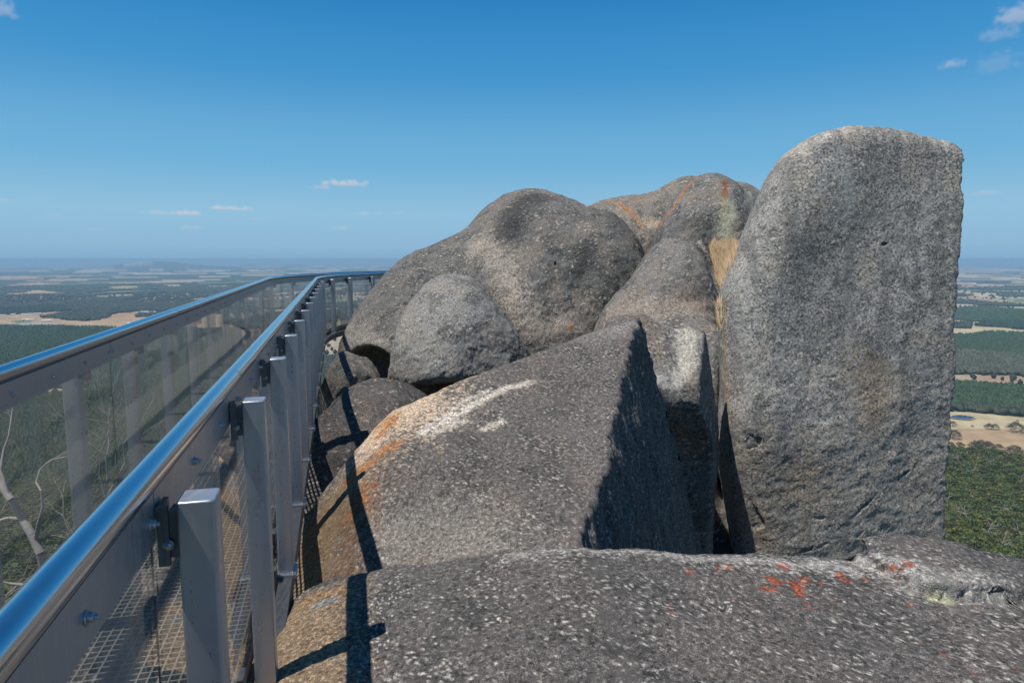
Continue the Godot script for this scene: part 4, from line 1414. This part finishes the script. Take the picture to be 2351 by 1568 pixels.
func build_woods() -> void:
	rng.seed = 77
	var leaf := leaf_material("gum_leaves")
	var trunk := bark("gum_bark", Color(0.17, 0.14, 0.11))
	var grey := bark("dead_wood", Color(0.40, 0.37, 0.335))
	var kinds := []
	for k in 4:
		kinds.append(gum_parts([15.0, 18.0, 14.0, 17.0][k], [10.5, 11.5, 9.0, 12.5][k], [15, 18, 13, 20][k], 34, 0.55, [Color(0.135, 0.150, 0.034), Color(0.085, 0.120, 0.034), Color(0.160, 0.165, 0.040), Color(0.100, 0.108, 0.038)][k]))
	var singles := []
	var rest := [[], [], [], []]
	var tint := [PackedColorArray(), PackedColorArray(), PackedColorArray(), PackedColorArray()]
	for sector in [[-1.05, -0.10, 45.0, 8.6], [0.42, 0.74, 300.0, 9.0]]:
		var r: float = sector[2]
		while r < (1244.0 if sector[0] > 0.0 else 1062.0):
			var arc: float = (sector[1] - sector[0]) * r
			var n := int(arc / sector[3])
			for i in n:
				var t: float = sector[0] + (i + rng.randf()) / n * (sector[1] - sector[0])
				var rr := r + rng.randf_range(-3.5, 3.5)
				var x := sin(t) * rr
				var z := -cos(t) * rr
				var at := Vector3(x, ground(x, z) - 0.3, z)
				var size := rng.randf_range(0.65, 1.3) * (1.0 if r > 200.0 else 0.55 + 0.45 * smooth(40.0, 200.0, r))
				var kind := rng.randi() % 4
				var turn := rng.randf() * TAU
				var s := seen_at(at + Vector3(0, 10.0 * size, 0))
				var shows := (s.x > 2150.0 and s.x < 2370.0 and s.y < 1350.0) or (s.x > -20.0 and s.x < 560.0 and s.y > 900.0 and s.y < 1400.0 and s.y < 1480.0 - s.x * 1.05)
				if shows:
					singles.append([r, at, size, kind, turn])
				else:
					rest[kind].append(Transform3D(Basis(Vector3.UP, turn).scaled(Vector3.ONE * size), at))
					var g := rng.randf_range(0.8, 1.2)
					tint[kind].append(Color(g, g, g))
			r += sector[3] * 0.86
	singles.sort_custom(func(a, b): return a[0] < b[0])
	for i in singles.size():
		var q: Array = singles[i]
		if i < 290:
			var right: bool = q[1].x > 0.0
			tree_thing("gum_tree", ["olive green gum tree", "deep green gum tree", "yellow green gum tree", "dull green spreading gum tree"][q[3]] + (" in the forest below the monolith" if right else " on the slope below the skywalk"), "gum trees below the monolith" if right else "gum trees below the skywalk", kinds[q[3]], trunk, leaf, q[1], q[2], q[4])
		else:
			rest[q[3]].append(Transform3D(Basis(Vector3.UP, q[4]).scaled(Vector3.ONE * q[2]), q[1]))
			tint[q[3]].append(Color(1, 1, 1))
	for k in 4:
		scatter("hillside_forest", ["olive gum forest on the mountainside", "deep green gum forest on the mountainside", "yellow green gum forest on the mountainside", "dull green gum forest on the mountainside"][k], "forest", kinds[k][1], leaf, rest[k], tint[k])
	# dead trees standing out of the forest
	var dead := [dead_tree(17.0, 0.42, 2), dead_tree(14.0, 0.36, 2), dead_tree(19.0, 0.46, 2)]
	for q in [[2205, 1062], [2232, 1090], [2290, 1068], [2166, 1110], [2178, 1150], [2250, 1150], [2195, 1175], [2225, 1195], [2335, 1105], [2270, 1215], [2320, 1180], [2168, 1200], [2215, 1250], [2240, 1268], [2190, 1268], [2300, 1260], [2340, 1230]]:
		var d := px(q[0], q[1], 1.0)
		var t0 := 150.0
		while t0 < 1300.0 and d.y * t0 > ground(d.x * t0, d.z * t0) + 13.0:
			t0 += 4.0
		var at: Vector3 = d * t0
		at.y = ground(at.x, at.z)
		var t := thing("dead_tree", "bare white dead tree standing out of the forest below the monolith", "tree", at, "dead trees in the forest")
		t.rotation.y = rng.randf() * TAU
		t.scale = Vector3.ONE * rng.randf_range(0.95, 1.3)
		var m: Array = dead[rng.randi() % 3]
		part("trunk", m[0], grey, t)
		part("branches", m[1], grey, t)
	# close to the walk, seen through the glass
	for q in [["bare twiggy dead tree further along the walkway glass", -12.6, -22.0, 9.0, 0.10], ["bare grey dead tree on the slope below the far balustrade", -21.0, -22.0, 9.5, 0.11]]:
		var at := Vector3(q[1], 0, q[2])
		at.y = ground(at.x, at.z) - 0.2
		var m := dead_tree(q[3], q[4], 2)
		var t := thing("dead_tree", q[0], "tree", at)
		part("trunk", m[0], grey, t)
		part("branches", m[1], grey, t)
	var tr := SurfaceTool.new()
	tr.begin(Mesh.PRIMITIVE_TRIANGLES)
	var bb := SurfaceTool.new()
	bb.begin(Mesh.PRIMITIVE_TRIANGLES)
	var line := [[150, 1750, 8.7], [135, 1560, 8.6], [118, 1400, 8.5], [105, 1320, 8.5], [92, 1270, 8.45], [72, 1228, 8.5], [52, 1195, 8.55], [24, 1148, 8.5], [-12, 1095, 8.6], [-50, 1040, 8.8]]
	for i in line.size() - 1:
		limb(tr, px(line[i][0], line[i][1], line[i][2]), px(line[i + 1][0], line[i + 1][1], line[i + 1][2]), 0.075 - 0.004 * i, 0.071 - 0.004 * i, 8)
	for q in [[[80, 1240, 8.5], [88, 1200, 8.35], [97, 1165, 8.3], [93, 1128, 8.3]], [[50, 1193, 8.55], [18, 1190, 8.5], [-20, 1200, 8.4]], [[112, 1350, 8.5], [70, 1345, 8.35], [20, 1340, 8.3], [-30, 1330, 8.2]], [[20, 1145, 8.5], [0, 1080, 8.6], [8, 1030, 8.7]]]:
		for i in q.size() - 1:
			limb(bb, px(q[i][0], q[i][1], q[i][2]), px(q[i + 1][0], q[i + 1][1], q[i + 1][2]), 0.03 - 0.006 * i, 0.024 - 0.006 * i, 6)
		grow(bb, px(q[-1][0], q[-1][1], q[-1][2]), Vector3(rng.randfn() * 0.4, 1, rng.randfn() * 0.4).normalized(), 0.5, 0.012, 2, 0.3)
	var stag := thing("dead_tree", "crooked pale dead trunk beside the walkway behind the glass", "tree")
	part("trunk", tr.commit(), grey, stag)
	part("branches", bb.commit(), grey, stag)
	var bush := []
	for k in 3:
		var lobes := []
		for i in 12:
			lobes.append([Vector3(rng.randf_range(-1.3, 1.3), rng.randf_range(0.5, 1.7), rng.randf_range(-1.3, 1.3)), Vector3(0.7, 0.55, 0.7) * rng.randf_range(0.7, 1.1)])
		var st := SurfaceTool.new()
		st.begin(Mesh.PRIMITIVE_TRIANGLES)
		for i in 5:
			grow(st, Vector3.ZERO, Vector3(rng.randfn() * 0.4, 1.0, rng.randfn() * 0.4).normalized(), 1.0, 0.03, 1, 0.2)
		bush.append([st.commit(), crown(lobes, 130, 0.085, [Color(0.105, 0.125, 0.034), Color(0.125, 0.120, 0.042), Color(0.085, 0.105, 0.034)][k], 1.0)])
	for i in 190:
		var t := rng.randf_range(-1.25, -0.10)
		var r := lerpf(8.5, 60.0, pow(rng.randf(), 1.4))
		var at := Vector3(sin(t) * r, 0, -cos(t) * r)
		if at.x > -5.5 - 0.12 * -at.z and at.z > -24.0:
			continue
		if at.x > -3.5:
			continue
		at.y = ground(at.x, at.z) - 0.15
		var which := rng.randi() % 3
		var o := thing("shrub", ["bushy olive green", "bushy yellowish", "bushy dark green"][which] + " shrub growing on the steep slope beside the skywalk", "shrub", at, "shrubs beside the skywalk")
		o.rotation.y = rng.randf() * TAU
		o.scale = Vector3.ONE * rng.randf_range(0.7, 1.5) * (1.0 + r * 0.012)
		var m: Array = bush[which]
		part("stems", m[0], grey if i % 3 == 0 else trunk, o)
		part("leaves", m[1], leaf, o)
	# trees standing in the paddock
	var spread := [gum_parts(12.0, 17.0, 26, 90, 0.36, Color(0.075, 0.080, 0.045), 0.62), gum_parts(11.0, 14.0, 20, 80, 0.34, Color(0.085, 0.085, 0.052), 0.6)]
	var i2 := 0
	for q in [["round grey green paddock tree at the left of the tree clump", 335, 494, 1.15], ["tall grey green paddock tree in the tree clump", 382, 494, 1.4], ["grey green paddock tree at the right of the tree clump", 432, 500, 1.2], ["sparse paddock tree beside the tree clump", 515, 505, 1.05], ["paddock tree on the left of the pair below the dam", 440, 334, 0.85], ["paddock tree on the right of the pair below the dam", 488, 338, 0.95], ["wide dark paddock tree near the pasture's far fence", 650, 358, 1.5], ["tiny lone paddock tree in the middle of the pasture", 310, 318, 0.38], ["paddock tree half hidden by the monolith's edge", 160, 410, 1.3], ["smaller paddock tree half hidden by the monolith's edge", 155, 312, 0.9], ["paddock tree on the forest edge below the pasture", 640, 556, 1.5], ["small bush tree by the pasture's far fence", 665, 274, 0.35]]:
		var at := on_plain((3500 + 0.478 * q[1]) / 1.63335, (1450 + 0.478 * q[2]) / 1.63335)
		at.y = ground(at.x, at.z) - 0.2
		tree_thing("paddock_tree", q[0], "", spread[i2 % 2], trunk, leaf, at, q[3], i2 * 1.3)
		i2 += 1

func build_far_woods() -> void:
	rng.seed = 99
	# one low tree shape, lumpy, used for every far wood
	var v := PackedVector3Array()
	var idx := PackedInt32Array()
	var c := PackedColorArray()
	var rows := [[0.05, 0.35], [0.35, 1.0], [0.7, 0.85], [1.0, 0.12]]
	for q in rows:
		for k in 6:
			var a: float = TAU * (k + q[0] * 0.5) / 6
			var w: float = q[1] * rng.randf_range(0.75, 1.25)
			v.append(Vector3(cos(a) * w, q[0] * rng.randf_range(0.9, 1.1), sin(a) * w))
			c.append(Color(1, 1, 1))
	for i in 3:
		for k in 6:
			var k2 := (k + 1) % 6
			idx.append_array([i * 6 + k, (i + 1) * 6 + k2, (i + 1) * 6 + k, i * 6 + k, i * 6 + k2, (i + 1) * 6 + k2])
	var nrm := normals_of(v, idx)
	var mesh := arrays_mesh(v, nrm, idx, c)
	var mat := StandardMaterial3D.new()
	mat.resource_name = "far_leaves"
	mat.vertex_color_use_as_albedo = true
	mat.roughness = 0.9
	mat.metallic_specular = 0.2
	var bins := {"plantation": [[], PackedColorArray()], "wood": [[], PackedColorArray()]}
	for sector in [[-0.72, -0.10], [0.44, 0.72]]:
		var r := 1255.0 if sector[0] > 0.0 else 1050.0
		while r < 9500.0:
			var step := 6.0 if r < 3200.0 else lerpf(9.0, 24.0, (r - 3200.0) / 6300.0)
			var n := int((sector[1] - sector[0]) * r / step)
			for i in n:
				var t: float = sector[0] + (i + rng.randf()) / n * (sector[1] - sector[0])
				var rr := r + rng.randf_range(-0.5, 0.5) * step
				var x := sin(t) * rr
				var z := -cos(t) * rr
				var look := land(x, z, rr)
				var share: float = look[1]
				if rng.randf() > share * (0.75 + 0.9 * n_land.get_noise_2d(x * 2.5, z * 2.5) + (0.4 if share > 0.95 else 0.0)):
					continue
				var o: Color = look[0]
				if share < 0.3:
					o = Color(0.035, 0.042, 0.03)
				var s := rng.randf_range(0.7, 1.35)
				var far := 1.0 if r < 3200.0 else 1.0 + (r - 3200.0) / 6000.0
				var h := rng.randf_range(8.0, 13.0) * lerpf(1.0, 1.3, float(share < 0.95))
				var b := Basis(Vector3.UP, rng.randf() * TAU).scaled(Vector3(4.2 * s * far * lerpf(0.9, 1.35, float(share < 0.95)), h, 4.2 * s * far * lerpf(0.9, 1.35, float(share < 0.95))))
				var k := rng.randf_range(0.7, 1.35)
				var bin: Array = bins["plantation" if share > 0.95 else "wood"]
				bin[0].append(Transform3D(b, Vector3(x, ground(x, z) - 0.3, z)))
				bin[1].append(Color(o.r * k * 1.15, o.g * k * 1.15, o.b * k * 1.15))
			r += step
	scatter("tree_plantation", "dark green tree plantation covering the near plain", "plantation", mesh, mat, bins.plantation[0], bins.plantation[1])
	scatter("distant_woodland", "scattered grey green woodland across the distant plain", "woodland", mesh, mat, bins.wood[0], bins.wood[1])

func build_farm() -> void:
	var white := bark("white_sheeting", Color(0.78, 0.78, 0.76))
	white.roughness = 0.5
	var wall := bark("shed_wall", Color(0.55, 0.54, 0.52))
	var big := [["white farm shed at the yard's left end by the dark wood", 25, 682, 42], ["white farm shed in front of the dark wood", 138, 673, 38], ["left of the two white sheds standing end to end", 272, 739, 52], ["right of the two white sheds standing end to end", 322, 744, 58], ["long white shed alone on the green strip", 505, 752, 74], ["long low pale shed below the dark wood's tip", 340, 678, 150], ["white shed on the bare ground beside the plantation, upper one", 1458, 772, 92], ["white shed on the bare ground beside the plantation, lower one", 1440, 783, 70], ["pale twin shed at the end of the bare ground", 1590, 777, 96], ["grey roofed shed by the small wood, western one", 1580, 654, 66], ["grey roofed shed by the small wood, eastern one", 1665, 654, 66], ["small white shed on the wood's far edge", 1335, 605, 22]]
	for q in big:
		shed("farm_shed", q[0], "", q[1], q[2], q[3], white, wall)
	for q in [[70, 734], [175, 714], [22, 717], [95, 772], [150, 772], [230, 770], [292, 772], [350, 775], [430, 775], [550, 777], [685, 771], [155, 797], [283, 790], [478, 789], [515, 799], [590, 787]]:
		shed("small_shed", "tiny white hut in the grey yard above the plantation", "huts in the grey yard", q[0], q[1], 17, white, wall)
	# dam in the pasture
	var rim := PackedVector3Array()
	var water := PackedVector3Array()
	var pts := [[160, 233], [190, 229], [225, 229], [290, 238], [330, 247], [318, 255], [300, 262], [250, 262], [165, 252], [130, 244]]
	var mid := Vector3.ZERO
	for p in pts:
		var w := on_plain((3500 + 0.478 * p[0]) / 1.63335, (1450 + 0.478 * p[1]) / 1.63335)
		w.y = -299.0
		water.append(w)
		mid += w / pts.size()
	for w in water:
		rim.append(mid + (w - mid) * 1.16)
	var wm := StandardMaterial3D.new()
	wm.resource_name = "dam_water"
	wm.albedo_color = Color(0.12, 0.17, 0.26)
	wm.roughness = 0.08
	structure("dam_water", fan(water, mid, 0.0), wm)
	structure("dam_bank", fan(rim, mid, -0.35), bark("dam_clay", Color(0.42, 0.31, 0.2)))

func fan(ring: PackedVector3Array, mid: Vector3, lift: float) -> ArrayMesh:
	var st := SurfaceTool.new()
	st.begin(Mesh.PRIMITIVE_TRIANGLES)
	var up := Vector3(0, lift + 0.6, 0)
	for k in ring.size():
		st.set_normal(Vector3.UP)
		st.add_vertex(mid + up)
		st.set_normal(Vector3.UP)
		st.add_vertex(ring[k] + up)
		st.set_normal(Vector3.UP)
		st.add_vertex(ring[(k + 1) % ring.size()] + up)
	return st.commit()

func shed(called: String, label: String, group: String, x: float, y: float, w: float, roof_mat: Material, wall_mat: Material) -> void:
	var at := on_plain(0.3403 * x / 1.63335, (950.0 + 0.3403 * y) / 1.63335)
	var r := Vector2(at.x, at.z).length()
	at.y = ground(at.x, at.z)
	var length := w * 0.3403 * r / 2560.0
	var deep := clampf(length * 0.45, 4.0, 14.0)
	var h := clampf(length * 0.16, 2.2, 4.2)
	var t := thing(called, label, "shed", at, group)
	t.rotation.y = atan2(-at.x, -at.z) + PI + 0.12 * sin(x)
	var st := SurfaceTool.new()
	st.begin(Mesh.PRIMITIVE_TRIANGLES)
	add_box(st, Vector3(0, h / 2, 0), Vector3(length, h, deep))
	part("wall", st.commit(), wall_mat, t)
	var rs := SurfaceTool.new()
	rs.begin(Mesh.PRIMITIVE_TRIANGLES)
	var tilt := atan2(deep * 0.16, deep * 0.5)
	for e in [-1.0, 1.0]:
		add_box(rs, Vector3(0, h + deep * 0.08 + 0.15, e * deep * 0.25), Vector3(length + 0.8, 0.2, deep * 0.53 / cos(tilt)), Basis(Vector3.RIGHT, e * tilt))
	part("roof", rs.commit(), roof_mat, t)

func build_grass() -> void:
	rng.seed = 5
	var st := SurfaceTool.new()
	st.begin(Mesh.PRIMITIVE_TRIANGLES)
	var i := 0
	while i < 5200:
		i += 1
		var u := rng.randf()
		var x := lerpf(1636.0, 1690.0, rng.randf())
		var y := lerpf(566.0, 650.0, u) + rng.randfn() * 5.0
		var half := lerpf(30.0, 4.0, smooth(0.0, 1.0, u))
		x = 1662.0 - 8.0 * u + rng.randf_range(-1.0, 1.0) * half
		if i > 5090:
			y = lerpf(690.0, 760.0, rng.randf())
			x = 1652.0 + rng.randf_range(-5.0, 6.0)
		var p := hit_two(x, y)
		var tip := p + Vector3(rng.randfn() * 0.05, rng.randf_range(0.08, 0.20), rng.randfn() * 0.05 + 0.03)
		var side := Vector3(0.005, 0, 0.003) * rng.randf_range(0.7, 1.4)
		var k := rng.randf_range(0.65, 1.25)
		var c := Color(0.45 * k, 0.325 * k, 0.205 * k) if rng.randf() > 0.08 else Color(0.16 * k, 0.17 * k, 0.06 * k)
		for w in [p - side, tip, p + side]:
			st.set_color(c)
			st.set_normal(Vector3(rng.randfn() * 0.3, 0.6, 0.7).normalized())
			st.add_vertex(w)
	var m := leaf_material("dry_grass")
	m.backlight = Color(0.4, 0.3, 0.15)
	var o := part("dry_grass", st.commit(), m, self)
	tag(o, "dry straw coloured grass growing in the cleft beside the monolith", "grass", "", "stuff")

func hit_two(x: float, y: float) -> Vector3:
	var a := hit(sdf_ridge, x, y, 9.0, 15.5)
	var b := hit(sdf_monolith, x, y, 7.5, 15.5)
	return a if a.z > b.z else b
